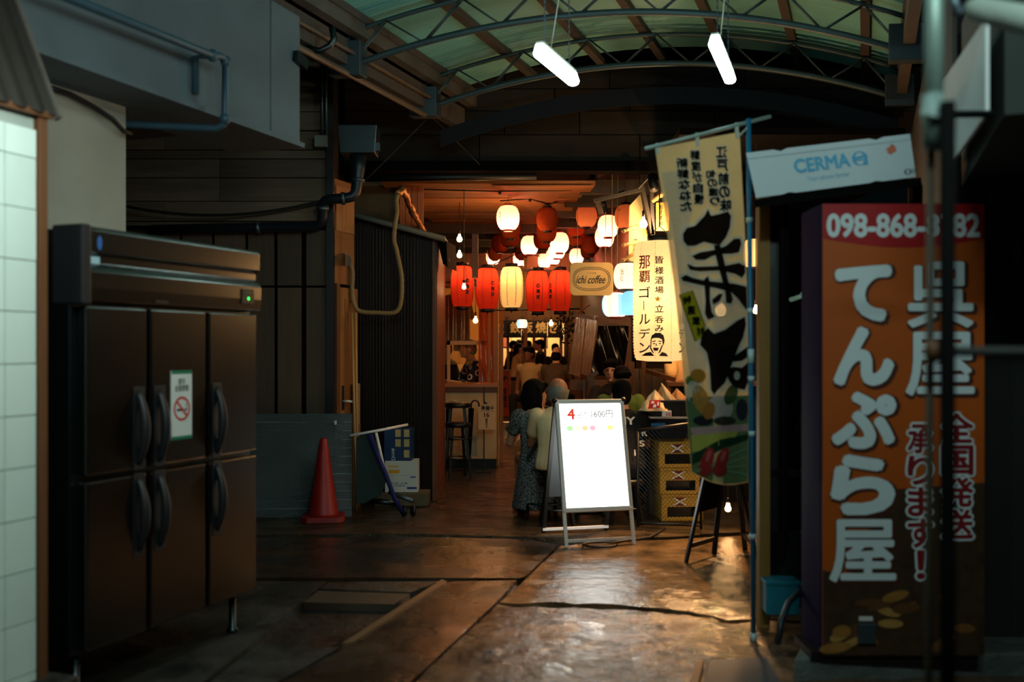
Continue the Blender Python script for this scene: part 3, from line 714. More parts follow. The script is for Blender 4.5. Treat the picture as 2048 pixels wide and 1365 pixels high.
for x, y in ((826,1008),(808,1022)):
    MB().lathe([(.0,-.014),(.045,-.014),(.05,0),(.045,.014),(0,.014)], 14).build('wheel', K['black'], ft, True, loc=None)
    o = [c for c in ft.children][-1]; p = P(x,y,8.6); o.location = (p.x, p.y, .05); o.rotation_euler = (0, R(90), .4)
pl = thing('wooden_step', 'low wooden step under the white carton', 'step')
MB().box(X(752,9.25), X(858,9.25), 9.15, 9.42, 0, .12).build('step_block', M('step_wood', (96,78,54), .8, var=.35, vs=6), pl, bev=.006)
def carton(name, label, px0, px1, py0, py1, d, dep, mt, rz=0):
    p = P((px0+px1)/2, py1, d); o = thing(name, label, 'box', p, rz)
    w_ = (px1-px0)/F*d; h_ = (py1-py0)/F*d
    MB().box(-w_/2, w_/2, 0, dep, 0, h_).build('carton_body', mt, o, bev=.003)
    return o, w_, h_
wcn, w_, h_ = carton('carton', 'white shipping carton with yellow label below the blue carton', 770, 836, 921, 984, 9.2, .22, M('white_card', (214,206,194), .7, var=.06, dirt=.12), .03)
wcn.location.z = .122
fy = flat(-.001)
MB().box(-w_/2, w_/2, -.0012, .001, h_*.53, h_*.54).build('flap_seam', K['grout'], wcn)
patch([[(-.12,h_*.60),(-.02,h_*.60),(-.02,h_*.72),(-.12,h_*.72)],[(-.12,h_*.80),(-.03,h_*.80),(-.03,h_*.85),(-.12,h_*.85)]], M('yellow_label', (226,160,30), .6), wcn, fy, 'label_block')
text('取扱注意', M('blue_ink', (40,60,130), .6), wcn, fy, box=(-.11,.06,h_*.26,h_*.32)); text('天地無用', bpy.data.materials['blue_ink'], wcn, fy, box=(-.08,.03,h_*.18,h_*.24))
patch([[(.05,h_*.1),(.14,h_*.1),(.14,h_*.17),(.05,h_*.17)],[(.08,h_*.46),(.13,h_*.46),(.13,h_*.5),(.08,h_*.5)]], bpy.data.materials['blue_ink'], wcn, fy, 'label_block')
bcn, w_, h_ = carton('carton.001', 'dark blue drink carton on top of the white carton', 768, 822, 856, 920, 9.2, .2, M('blue_card', (18,52,92), .55, var=.15), -.06)
bcn.location.z = .122+.292
cm = M('cream_print', (196,170,110), .6)
patch([[(x, z), (x+.05, z), (x+.05, z+.07), (x, z+.07)] for x, z in ((-.02,.22),(.06,.22),(-.02,.13),(.06,.13))]+[[(.06,.03),(.11,.03),(.11,.1),(.06,.1)]], cm, bcn, fy, 'print_block')
text('Drink', K['whiteink'], bcn, lambda x, z: Vector((z-.06+.02, -.001, x+.06)), size=.05)
tcn, w_, h_ = carton('carton.002', 'tall narrow carton standing behind the plastic sheet edge', 705, 717, 768, 850, 9.05, .1, M('tan_card', (150,120,84), .7, var=.2))
tcn.location.z = P(710,850,9.05).z; 
MB().box(-w_/2, w_/2, 0, .12, -tcn.location.z, 0).build('carton_lower', M('tan_card2', (120,88,54), .7), tcn)
patch([[(-.02,.1),(.02,.1),(.02,.2),(-.02,.2)]], M('pale_blue', (120,150,170), .6), tcn, flat(-.001), 'label_block'); text('割箸', K['blackink'], tcn, flat(-.001), box=(-.018,.012,-.25,-.08))

# ------------------------------------------------------------------ lit menu stand (A-board)
def aboard():
    rz = R(-14); o = thing('menu_board', 'glowing white menu board on an aluminium A-frame stand', 'sign', G(1130,1097), -rz)
    o.rotation_euler = (0, 0, R(14)); W_ = .545
    Hh = 1.062; back = .27; spread = .62      # apex set back, rear feet
    fp = lambda x, t, off=0: Vector((x, back*t+off*-1, Hh*t))     # t along the front leg 0..1
    for x in (.012, W_-.012):
        MB().bar(fp(x,0), fp(x,.26), .026, .02, (0,-1,.2)).build('leg', K['aluminium'], o, bev=.003, label=None)
        MB().bar((x, spread, 0), (x, back+.012, Hh), .03, .022, (0,1,.2)).build('rear_leg', K['black'], o, bev=.003)
    MB().bar(fp(0,.045), fp(W_,.045), .016, .02).build('crossbar', K['aluminium'], o)
    MB().bar((0, spread-.02, .03), (W_, spread-.02, .03), .02, .02).build('crossbar', K['aluminium'], o)
    t0, t1 = .232, 1.0; n = Vector((0, -Hh, back)).normalized()
    def pf(x, z, off): return fp(x, z)+n*off
    m = MB()
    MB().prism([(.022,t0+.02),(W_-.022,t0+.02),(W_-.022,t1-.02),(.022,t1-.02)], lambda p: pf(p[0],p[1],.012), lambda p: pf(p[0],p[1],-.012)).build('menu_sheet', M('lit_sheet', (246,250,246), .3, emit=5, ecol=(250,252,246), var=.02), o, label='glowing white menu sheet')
    for x0_, x1_, a, b in ((0,.03,t0,t1),(W_-.03,W_,t0,t1),(0,W_,t0,t0+.03),(0,W_,t1-.03,t1)):
        MB().prism([(x0_,a),(x1_,a),(x1_,b),(x0_,b)], lambda p: pf(p[0],p[1],.02), lambda p: pf(p[0],p[1],-.014)).build('frame_bar', K['aluminium'], o, bev=.004)
    for x in (0, W_):
        MB().ell(pf(x,t1-.005,.008), (.022,.022,.022), 10, 6).build('corner_cap', K['black'], o, True)
    MB().prism([(.02,.28),(W_-.02,.28),(W_-.02,.97),(.02,.97)], lambda p: Vector((p[0], spread+(back+.012-spread)*p[1]-.01, Hh*p[1])), lambda p: Vector((p[0], spread+(back+.012-spread)*p[1]+.005, Hh*p[1]))).build('rear_panel', M('rear_panel', (50,56,58), .5), o)
    pr = lambda x, z: pf(x, z, .0128)
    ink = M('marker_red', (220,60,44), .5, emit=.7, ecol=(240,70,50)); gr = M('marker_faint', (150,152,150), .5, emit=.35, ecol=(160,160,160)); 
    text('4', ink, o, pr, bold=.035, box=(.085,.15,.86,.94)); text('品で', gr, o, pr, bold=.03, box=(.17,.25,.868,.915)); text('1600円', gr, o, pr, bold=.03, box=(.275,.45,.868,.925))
    cols = [(150,205,130),(255,205,170),(250,175,130),(245,150,160),(190,215,190),(255,190,120)]
    for i, c in enumerate(cols):
        x = .10+.06*i+(.02 if i > 3 else 0)
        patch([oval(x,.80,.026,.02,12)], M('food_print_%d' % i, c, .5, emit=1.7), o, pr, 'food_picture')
    for i, (tx, x0_, x1_, z0_, mt) in enumerate((('生ビール',.10,.2,.70,gr),('酒',.25,.28,.69,gr),('セット',.36,.46,.74,gr),('四',.25,.275,.645,ink),('刺身',.08,.17,.56,gr),('天',.25,.275,.57,ink),('串焼き',.1,.2,.50,gr),('枝豆',.38,.46,.50,gr),('本日',.26,.28,.44,gr),('ゴールデン',.17,.43,.36,gr))):
        text(tx, mt, o, pr, box=(x0_, x1_, z0_, z0_+.03))
    return o
aboard()
# black A-board seen from its end
ab = thing('easel_board', 'black wooden A-frame board with a photo menu, behind the banner', 'sign')
f1, f2, b2, b1 = G(1372,1125), G(1428,1109), G(1490,1100), G(1514,1120)
r1 = (f1+b1)/2+Vector((0,.0,1.1)); r2 = (f2+b2)/2+Vector((0,0,1.1))
for p, r_ in ((f1,r1),(f2,r2),(b1,r1),(b2,r2)):
    MB().bar(p, r_, .035, .022).build('leg', K['black'], ab, bev=.003)
for p, q_, r_, s_ in ((f1,f2,r1,r2),(b1,b2,r1,r2)):
    MB().bar(p.lerp(r_,.1), q_.lerp(s_,.1), .02, .03).build('crossbar', K['black'], ab)
    MB().add([p.lerp(r_,.3), q_.lerp(s_,.3), q_.lerp(s_,.98), p.lerp(r_,.98)], [(0,1,2,3)]).build('board_panel', K['matblack'], ab, solid=.01)
e1 = (b1-b2); nrm = e1.cross(r1-b1).normalized(); nrm = nrm if nrm.x > 0 else -nrm
pm = lambda u, v: b2.lerp(r2, v)+(b1.lerp(r1, v)-b2.lerp(r2, v))*u+nrm*.012-Vector((0,.0,0))
MB().add([pm(.1,.33), pm(.9,.33), pm(.9,.95), pm(.1,.95)], [(0,1,2,3)]).build('menu_poster', M('poster_grey', (140,140,136), .5), ab)
pn = -nrm
for i, (v0, v1, c) in enumerate(((.40,.55,(90,50,40)),(.57,.72,(60,80,66)),(.74,.9,(110,70,40)))):
    patch([[(.15,v0),(.85,v0),(.85,v1),(.15,v1)]], M('menu_photo_%d' % i, c, .5, var=.7, vs=25), ab, lambda u, v: pm(u,v)+nrm*.003, 'menu_photo')
# glowing bulb low behind it
def bulb(name, label, p, r=.03, strength=20, energy=0, cord=None, col=(255,190,110)):
    o = thing(name, label, 'light', p)
    MB().lathe([(.012,r*1.9),(.014,r*1.3),(r*.75,r*.7),(r,0),(r*.75,-r*.7),(.0,-r)][::-1], 14).build('glass_bulb', M('bulb_glow', col, .3, emit=strength, ecol=(255,205,140)), o, True)
    MB().lathe([(.014,r*1.8),(.015,r*3.2),(.006,r*3.4)], 10).build('socket', K['black'], o, True)
    if cord: MB().tube([(0,0,r*3.3), Vector(cord)-Vector(p)], .004, 5).build('cord', K['cable'], o)
    if energy: lamp('bulb_light', 'POINT', (0,0,-r-.02), energy, WARM, .03, parent=o)
    return o
bulb('clip_bulb', 'bare bulb glowing low behind the black A-frame board', P(1456,1018,7.9), .026, 22, 1.0, P(1456,900,8.0))

# ------------------------------------------------------------------ tall banner on a blue pole
nb = thing('banner_flag', 'tall sushi banner flag hanging from a blue jointed pole', 'banner')
ptop, pbot = P(1497,238,4.92), G(1507,1283)
pole = M('blue_pole', (20,110,150), .35)
MB().tube([pbot, ptop], .012, 10).build('pole', pole, nb, True)
m = MB()
for y in (440,621,712,757,867,1073): p = pbot.lerp(ptop, (1283-y)/(1283-238)); h = .035 if y == 712 else .012; m.tube([p-Vector((0,0,h)), p+Vector((0,0,h))], .0165, 10)
m.tube([pbot, pbot+Vector((0,0,.04))], .0165, 10); m.build('pole_joint', M('white_joint', (190,215,215), .4), nb, True)
ca, cb_ = P(1290,298,4.83), P(1541,233,4.98)
MB().tube([ca, cb_], .009, 8).build('crossbar', M('crossbar_white', (150,170,165), .4), nb, True)
def edgeL(t): # left edge of the cloth in image pixels
    return 1310+100*t-27*t*t, 297+t*(945-297)
def edgeR(t):
    return 1479+16*t+8*math.sin(3*t), 264+t*(965-264)
def cloth(s, t, off=0):
    xl, yl = edgeL(t); xr, yr = edgeR(t); px = xl+(xr-xl)*s; py = yl+(yr-yl)*s+ (14*math.sin(s*math.pi)*t*t)
    d = 4.84+.1*s+.035*(.3+t)*math.sin(s*6.0+t*2.2)+.05*t*math.sin(s*2.6+1.0)-off
    return P(px, py, d)
MB().grid(30, 60, cloth).build('cloth', paper('banner_cloth', (236,208,150), 0, .5, .10), nb, True)
for s_ in (.03, .5, .97):
    p = cloth(s_, 0); q_ = ca.lerp(cb_, (p.x-ca.x)/(cb_.x-ca.x)); MB().bar(p+Vector((0,0,-.03)), q_+Vector((0,0,.012)), .018, .006, (0,1,0)).build('loop', M('loop_white', (170,176,168), .7), nb)
for t_ in (.012,):
    p = cloth(.99, t_); MB().bar(p, pbot.lerp(ptop, .985), .02, .006).build('loop', bpy.data.materials['loop_white'], nb)
def inv(px, py):
    t = (py-280)/670; s_ = .5
    for _ in range(6):
        xl, yl = edgeL(t); xr, yr = edgeR(t); s_ = (px-xl)/(xr-xl); y = yl+(yr-yl)*s_+14*math.sin(max(0,min(1,s_))*math.pi)*t*t; t += (py-y)/680
    return max(.005, min(.995, s_)), max(.002, min(.998, t))
def cl(off): return lambda x, y: cloth(*inv(x, y), off)
# printed shapes, drawn as on the reverse of the cloth
cream = paper('banner_cream', (222,212,190), 0, .5, .08); halo = paper('banner_halo', (226,226,214), 0, .5, .05); ink = paper('banner_ink', (26,20,18), 0, .35, .02)
pat = lambda polys, mt, off, nm, fn=3: patch(polys, mt, nb, cl(off), nm, fn)
pat([[(1322,345),(1365,340),(1385,420),(1372,470),(1400,560),(1420,700),(1400,800),(1382,780),(1362,600),(1344,450)]], cream, .004, 'pale_wash')
pat([[(1430,600),(1490,600),(1495,760),(1440,790),(1420,700)]], cream, .004, 'pale_wash')
strokes = {
 'roof': [(1409,432),(1416,419),(1422,432),(1440,428),(1456,423),(1462,432),(1460,455),(1452,475),(1440,490),(1425,488),(1408,484),(1390,492),(1375,492),(1367,482),(1366,468),(1374,456),(1390,452),(1404,448)],
 'bar1': [(1384,512),(1400,505),(1430,500),(1452,492),(1468,478),(1480,477),(1483,488),(1478,505),(1462,508),(1440,508),(1425,512),(1410,520),(1392,520)],
 'bar2': [(1374,528),(1390,534),(1420,533),(1450,532),(1478,526),(1490,532),(1491,546),(1484,556),(1470,548),(1440,541),(1400,543),(1380,540)],
 'bar3': [(1362,556),(1372,550),(1385,556),(1410,562),(1440,565),(1470,568),(1498,575),(1500,610),(1494,622),(1478,600),(1462,584),(1430,576),(1400,570),(1366,562)],
 'diag': [(1428,490),(1440,490),(1448,520),(1456,560),(1466,600),(1462,608),(1452,606),(1450,580),(1440,545),(1432,515)],
 'hook': [(1408,560),(1416,552),(1420,566),(1420,600),(1424,625),(1430,634),(1416,640),(1410,628),(1411,600)],
 'dot': [(1424,600),(1438,588),(1446,588),(1440,602),(1426,610)],
 'shi1': [(1404,668),(1416,656),(1428,668),(1450,660),(1474,642),(1490,634),(1492,650),(1486,676),(1478,692),(1455,694),(1436,694),(1436,720),(1438,760),(1450,766),(1436,780),(1428,790),(1422,780),(1420,740),(1414,705),(1400,690)],
 'shi2': [(1462,716),(1478,706),(1498,692),(1499,712),(1484,722),(1468,724)],
 'shi3': [(1456,738),(1466,734),(1484,736),(1497,724),(1498,760),(1490,780),(1478,778),(1462,768),(1455,755)],
}
def grow(poly, k):
    c = (sum(p[0] for p in poly)/len(poly), sum(p[1] for p in poly)/len(poly)); o_ = []
    n = len(poly); ar = sum(poly[i][0]*poly[(i+1) % n][1]-poly[(i+1) % n][0]*poly[i][1] for i in range(n)); sg = 1 if ar > 0 else -1
    for i in range(n):
        a, b, c_ = Vector(poly[i-1]), Vector(poly[i]), Vector(poly[(i+1) % n]); e = (c_-a)
        nr = Vector((e.y, -e.x)).normalized()*sg; o_.append(tuple(b+nr*k))
    return o_
for i, (k, v) in enumerate(strokes.items()):
    pat([grow(v, 6)], halo, .007+.0002*i, 'stroke_outline')
    pat([v], ink, .010+.0002*i, 'brush_stroke')
cc = lambda nm, c: paper(nm, c, 0, .4, .04)
pat([oval(1474,752,6,9)], halo, .0125, 'brush_gap', 1)
# small columns of brush writing (mirrored)
for tx, x0_, x1_, y0_, y1_ in (('江\n戸\n前\nの\n味', 1432, 1462, 292, 425), ('旬\nの\n握\nり', 1412, 1440, 340, 412), ('鮮\n度\nが\n自\n慢', 1380, 1408, 300, 410), ('新\n鮮\nな\nね\nた', 1352, 1384, 316, 424)):
    n_ = tx.count('\n')+1; sl = (x1_-x0_)*.28
    for k, ch in enumerate(tx.split('\n')):
        ya = y0_+(y1_-y0_)*k/n_; yb = y0_+(y1_-y0_)*(k+.92)/n_; dx = 10*k/n_
        text(ch, halo, nb, cl(.0068), 'writing_outline', .09, (x0_+dx-2, x1_-8+dx+2, yb+2, ya-2), mirror=True)
        text(ch, ink, nb, cl(.0098), 'writing', .035, (x0_+dx, x1_-8+dx, yb, ya), mirror=True)
lab = [(1360,590),(1384,582),(1416,672),(1391,682)]
pat([grow(lab, 2)], ink, .0075, 'label_edge', 2); pat([lab], cc('label_yellow', (196,180,40)), .0095, 'yellow_label', 2)
for k, ch in enumerate('特選素材'):
    cx_, cy_ = 1374+9.2*k, 600+21*k; text(ch, ink, nb, lambda x, y: cl(.0115)(cx_+x*.95-y*.33*0+y*.0, cy_+y), 'writing', .05, (-9, 9, 9, -9), mirror=True)
# printed food
pat([[(1340,796),(1560,790),(1560,1000),(1340,1000)]], cc('food_green', (64,108,80)), .004, 'leaf_print')
pat([[(1380,856),(1500,848),(1500,862),(1384,872)]], cc('food_pink', (196,160,160)), .0085, 'bowl_rim')
pat([[(1382,872),(1476,862),(1470,884),(1384,906)]], cc('food_yellow', (190,190,90)), .0085, 'mat_print')
pat([[(1384,910),(1440,880),(1496,868),(1498,880),(1440,900),(1385,930)]], cc('leaf_dark', (28,66,48)), .0087, 'leaf_vein')
for (cx_, cy_, rx, ry, c, rot) in ((1386,784,14,22,(196,196,180),0),(1402,800,16,30,(190,140,70),-.3),(1396,752,16,14,(176,130,50),0),(1380,762,9,10,(70,110,50),0),(1440,816,26,26,(196,184,176),0),(1462,790,12,22,(66,90,56),.4),(1418,822,12,18,(180,120,60),.2),(1406,842,20,10,(40,44,50),0),(1450,842,22,9,(60,60,50),0),(1484,820,12,22,(46,52,70),0)):
    pat([oval(cx_, cy_, rx, ry, 18, rot)], cc('food_%d_%d' % (cx_, cy_), c), .0088+.0003*((cx_*7) % 10)/10, 'food_print', 2)
for cx_ in (1414, 1444):
    pat([oval(cx_-4, 940, 15, 14, 16)], cc('rice_print', (150,60,54)), .0095, 'tuna_print', 2)
    pat([oval(cx_, 922, 12, 28, 18, .35)], cc('tuna_print', (176,56,52)), .0105, 'tuna_print', 2)
    pat([oval(cx_+3, 912, 4, 12, 12, .35)], cc('tuna_shine', (200,110,104)), .0115, 'tuna_print', 1)
for k in range(4): pat([[(1386+4*k,944-4*k*k*.5),(1494,895+18*k),(1494,898+18*k),(1386+4*k,949-4*k*k*.5)]], cc('leaf_pale', (120,160,130)), .0083, 'leaf_vein', 2)

# ------------------------------------------------------------------ foam fish box, tempura sign, posts on the right
fb = thing('foam_fish_box', 'long white foam fish box with blue lettering on the dark shelf', 'box')
q = [(1492,306),(1820,268),(1832,354),(1512,396)]; DL, DR = 4.75, 4.62
def fbp(u, v, off=0):
    x = (q[0][0]*(1-u)+q[1][0]*u)*v+(q[3][0]*(1-u)+q[2][0]*u)*(1-v); y = (q[0][1]*(1-u)+q[1][1]*u)*v+(q[3][1]*(1-u)+q[2][1]*u)*(1-v)
    return P(x, y, DL+(DR-DL)*u-off)
foam = M('foam', (214,226,234), .75, var=.05, bump=.15, bs=120)
n_ = 24; pts = []
for k in range(n_+1): pts.append((k/n_, -.0 + (.03 if k in (5,18) else 0)))
for k in range(n_, -1, -1): pts.append((k/n_, 1-(.05 if k in (5,19) else 0)))
MB().prism(pts, lambda p: fbp(p[0], p[1]), lambda p: fbp(p[0], p[1], -.36)).build('box_body', foam, fb)
MB().prism([(0,.86),(1,.86),(1,.875),(0,.875)], lambda p: fbp(p[0], p[1], .0015), lambda p: fbp(p[0], p[1], 0)).build('lid_line', M('foam_line', (160,176,186), .7), fb)
f_ = lambda x, z: fbp(x, z, .003)
blue = M('cermaq_blue', (60,170,214), .5)
text('CERMA', blue, fb, f_, bold=.035, box=(.27,.615,.42,.74)); 
patch(ringpolys(.675,.58,.048,.165,.02,n=24), blue, fb, f_, 'lettering'); patch([[(.64,.56),(.72,.60),(.72,.66),(.64,.62)],[(.69,.42),(.72,.42),(.722,.5),(.70,.5)],[(.645,.53),(.71,.53),(.71,.56),(.645,.56)]], blue, fb, f_, 'lettering')
text('Your salmon farmer', M('pale_blue_ink', (110,180,214), .5), fb, f_, box=(.335,.60,.22,.32))
lf = [(0,-.5),(.08,-.28),(.4,-.3),(.36,-.12),(.5,.05),(.34,.1),(.36,.3),(.18,.2),(.1,.28),(0,.5),(-.1,.28),(-.18,.2),(-.36,.3),(-.34,.1),(-.5,.05),(-.36,-.12),(-.4,-.3),(-.08,-.28)]
patch([[(.875+x*.068, .70+z*.24) for x, z in lf]], M('maple_red', (216,112,80), .6), fb, f_, 'leaf_mark')
patch(ringpolys(.955,.14,.022,.07,.011,16)+ringpolys(.99,.14,.009,.07,.005,12), M('mark_grey', (60,70,80), .6), fb, f_, 'box_mark')
shf = thing('sign_shelf', 'dark shelf board carrying the white foam box', 'shelf')
MB().prism([(0,-.02),(1,-.02),(1,-.2),(0,-.2)], lambda p: fbp(p[0]*1.05-.02, p[1]-.01), lambda p: fbp(p[0]*1.05-.02, p[1]-.01, -.4)).build('shelf_board', K['matblack'], shf)
MB().bar(fbp(.17,-.2,-.3)+Vector((0,0,-1.75)), fbp(.17,-.2,-.3), .03, .03).build('shelf_post', K['matblack'], shf)
MB().bar(fbp(.99,-.2,-.3)+Vector((0,0,-1.9)), fbp(.99,-.2,-.3), .05, .05).build('shelf_post', K['matblack'], shf)

DS = 4.3; XS = lambda px: (px-1805)/F*DS; ZS = lambda py: H+(HY-py)/F*DS
ts = thing('tempura_sign', 'tall orange tempura shop sign cabinet with phone number', 'sign', ((1805-CX)/F*DS, DS, .1))
zo = -.1
MB().box(XS(1642), XS(1967), 0, .3, ZS(1312)+zo, ZS(407)+zo).build('cabinet', M('sign_blue', (5,7,58), .75, spec=.15), ts, bev=.01)
MB().box(XS(1625), XS(1960), .02, .28, 0, ZS(1312)+zo+.01).build('cabinet_foot', K['black'], ts)
face = M('sign_orange', (186,84,20), .45, var=.12, vs=2)
sp = lambda off: (lambda px, py: Vector((XS(px), -off, ZS(py)+zo)))
sf = sp
MB().box(XS(1644), XS(1966), -.012, .0, ZS(1310)+zo, ZS(409)+zo).build('sign_face', face, ts)
rc = M('sign_red', (168,18,22), .45, var=.08); photo = M('sign_photo', (62,40,22), .5, var=.8, vs=16)
n_ = 16; arcp = [(1644,409),(1966,409)]+[(1966-322*k/n_, 478+18*math.sin(math.pi*k/n_)) for k in range(n_+1)]
patch([arcp], rc, ts, sp(.0135), 'phone_band')
patch([[(1765,980),(1966,965),(1966,1310),(1644,1310),(1644,1140),(1700,1150)]], photo, ts, sp(.0132), 'tempura_photo')
for k in range(16):
    cx_ = random.uniform(1665,1945); cy_ = random.uniform(1190,1295); rt = random.uniform(-.8,.8)
    patch([oval(cx_, cy_, random.uniform(18,34), random.uniform(7,13), 12, rt)], M('tempura_%d' % k, random.choice(((150,100,44),(120,74,34),(168,124,60),(96,58,28))), .5, var=.4, vs=20), ts, sp(.0138+.0001*k), 'tempura_piece')
wi = M('sign_white', (222,232,236), .5, var=.03)
shd = M('sign_shade', (74,30,12), .6)
text('098-868-8782', wi, ts, sp(.015), bold=.035, box=(1651,1957,476,428))
for ch, x0_, x1_, y0_, y1_ in (('て',1667,1781,530,644),('ん',1664,1786,653,772),('ぷ',1660,1790,783,898),('ら',1658,1788,908,1030),('屋',1656,1790,1038,1164),('呉',1812,1944,524,656),('屋',1808,1946,664,792)):
    kb = .022 if ch in '屋呉' else .055
    text(ch, shd, ts, sp(.0145), 'lettering_shade', kb+.015, (x0_-2, x1_+9, y1_+8, y0_-1)); text(ch, wi, ts, sp(.0155), 'lettering', kb, (x0_, x1_, y1_, y0_))
dr_ = M('sign_darkred', (130,16,24), .5)
for tx, x0_, x1_, y0_, y1_ in (('全国発送',1878,1944,826,1082),('承ります！',1812,1864,848,1162)):
    n_ = len(tx)
    for k, ch in enumerate(tx):
        ya = y0_+(y1_-y0_)*k/n_; yb = y0_+(y1_-y0_)*(k+.94)/n_; xa, xb = (x0_, x1_) if ch != '！' else ((x0_+x1_)/2-8, (x0_+x1_)/2+8)
        text(ch, wi, ts, sp(.0146), 'lettering_outline', .085, (xa-4, xb+4, yb+4, ya-4)); text(ch, dr_, ts, sp(.0158), 'lettering', .03, (xa, xb, yb, ya))
MB().box(XS(1712), XS(1748), -.03, -.012, ZS(1285)+zo, ZS(1245)+zo).build('socket_box', K['galv'], ts, bev=.003)
MB().box(XS(1715), XS(1742), -.022, -.012, ZS(1240)+zo, ZS(1232)+zo).build('clip', K['aluminium'], ts)
# timber post, glazed show case, teal crate
tp_ = thing('timber_post', 'pale timber post just right of the blue banner pole', 'post')
MB().box((1519-CX)/F*5.15, (1541-CX)/F*5.15, 5.15, 5.22, 0, 2.3).build('post_timber', M('post_wood', (140,104,44), .6, var=.3, vs=4, st=(7,7,.5)), tp_, bev=.004)
sc_ = struct('window_1', 'dark glazed show case front beside the orange sign', 'window', (1.36, 5.18, 0), R(-8))
MB().box(-.02, .6, .0, .05, .1, .5).build('window_frame', K['black'], sc_); MB().box(-.02, .6, 0, .05, 2.05, 2.2).build('window_frame', K['black'], sc_)
MB().box(-.02, .03, 0, .05, .1, 2.2).build('window_frame', K['black'], sc_); MB().box(-.02,.6,.0,.05,.78,.82).build('window_frame', K['black'], sc_)
MB().box(.03, .6, .02, .026, .5, 2.05).build('pane', clear('case_glass', (150,160,150), .72, .02, .14, base=(14,16,15)), sc_)
MB().box(-.02, .7, .5, .55, .1, 2.2).build('case_back', K['matblack'], sc_)
MB().bar((.17,.3,.98), (.215,.3,1.1), .06, .05).build('green_sticker', M('green_sticker', (96,150,30), .5), sc_)
for k in range(3): MB().tube([(.13+.06*k,.32,1.72+.03*k),(.19+.05*k,.36,1.74+.02*k)], .012, 8).build('pane_reflection', M('reflection_glow', (230,250,244), .4, emit=2.5), sc_, True)  # glowing rods stand in for tube light reflections in the pane
tc_ = thing('teal_crate', 'small teal plastic crate at the foot of the timber post', 'crate', G(1576,1240,.1)+Vector((0,.1,0)))
tm_ = M('teal', (24,120,140), .5, var=.15); w2 = .085
hz = .17
m = MB(); m.box(-w2,w2,-.01,0,0,hz).box(-w2,w2,.14,.15,0,hz).box(-w2,-w2+.01,0,.14,0,hz).box(w2-.01,w2,0,.14,0,hz).box(-w2,w2,0,.14,0,.01); m.build('crate_shell', tm_, tc_, bev=.003)
MB().box(-w2-.006,w2+.006,-.016,.156,hz-.02,hz).build('rim', tm_, tc_, bev=.003); tc_.location.z = .1
# scaffold poles close by
D4 = 2.2
for nm, lb, pa, pb, r_, mt in (('scaffold_pole','pale grey upright scaffold pole by the right edge',(1868,-160),(1868,300),.0205,M('pole_grey', (130,150,142), .45, .3, var=.15)),):
    o = thing(nm, lb, 'pole'); MB().tube([P(*pa,D4), P(*pb,D4)], r_, 14).build('pole_tube', mt, o, True)
    MB().tube([P(1862,296,D4+.02), Vector((P(1862,300,D4).x, D4+.02, 0))], .0095, 10).build('lower_tube', M('pole_brown', (70,58,44), .6), o, True)
    MB().tube([P(1866,190,D4), P(1868,300,D4)], .024, 14).build('pole_sleeve', mt, o, True)
o = thing('scaffold_pole.001', 'black upright scaffold pole crossing the orange sign', 'pole'); MB().tube([P(1895,205,D4-.05), Vector((P(1895,300,D4-.05).x, D4-.05, 0))], .0165, 14).build('pole_tube', K['matblack'], o, True)
o = thing('cross_rail', 'dark horizontal rail tied to the upright poles', 'rail'); MB().tube([P(1862,703,D4-.02), P(2300,706,D4+.02)], .012, 10).build('rail_tube', M('rail_dark', (40,40,36), .7), o, True)
MB().ell(P(1868,703,D4-.02), (.022,.022,.026), 10, 6).build('rail_joint', K['brownwood'], o, True)
cb2 = thing('cloth_knot', 'pale rag tied around the grey scaffold pole', 'rag')
MB().add([P(1858,185,D4-.03), P(1878,190,D4-.035), P(1842,228,D4-.02), P(1860,232,D4-.04), P(1880,236,D4-.03)], [(0,1,4,3),(0,3,2)]).build('rag_cloth', M('rag', (150,170,168), .9), cb2, solid=.004)
# canopy edge, fascia and rolled awning on the right
hf = struct('wall_right', 'white streaked fascia panel of the shop canopy on the right', 'wall')
pA, pB, pC, pD = P(1957,36,3.25), P(1979,228,3.2), P(1902,335,4.5), P(1880,178,4.5)
MB().add([P(1979,36,3.2), pB, pC, pD], [(0,1,2,3)]).build('fascia_sheet', M('fascia_white', (236,246,250), .55, var=.2, vs=4, st=(8,8,.5), dirt=.2), hf, solid=.012)
MB().tube([P(1885,229,3.15), P(1984,228,3.15)], .012, 8).build('fascia_rail', K['steeldark'], hf)
cbk = struct('wall_right.001', 'dark canopy and shop front at the right edge', 'wall')
m = MB(); m.box(0, 1.5, -2.6, -.035, 2.2, 2.95); m.v = [tuple(Vector((1.545,3.2,0))+U*v[0]-V*v[1]+Z*v[2]) for v in m.v]; m.build('canopy_box', M('canopy_grey', (46,54,50), .8), cbk)
m = MB(); m.box(0, 5.2, -.3, 0, 0, 3.4); m.v = [tuple(Vector((2.1,4.75,0))+U*v[0]-V*v[1]+Z*v[2]) for v in m.v]; m.build('shop_front', M('front_dark', (24,24,24), .85), cbk)
MB().box(2.1, 6, 4.7, 4.75, 0, 3.4).build('shop_front_wall', bpy.data.materials['front_dark'], cbk)
for k in range(10): MB().box(2.06+.28*k, 2.06+.28*k+.27, 4.66, 4.7, .1, 2.1).build('upright_board', M('dark_board', (30,27,23), .85, rnd=.2) if k == 0 else bpy.data.materials['dark_board'], cbk)
ra = thing('rolled_awning', 'pale rolled awning tube at the top right corner', 'awning')
pa, pb = P(1936,14,2.5), P(2300,95,2.2)
MB().tube([pa, pa.lerp(pb,.05), pa.lerp(pb,.3), pb], [.018,.03,.034,.036], 14).build('awning_roll', M('awning_cloth', (150,160,152), .8, var=.15, vs=10, bump=.6, bs=14), ra, True)
MB().tube([P(1905,-20,2.5), P(1915,30,2.5), P(1930,16,2.5)], .012, 8).build('awning_arm', K['galv'], ra, True)
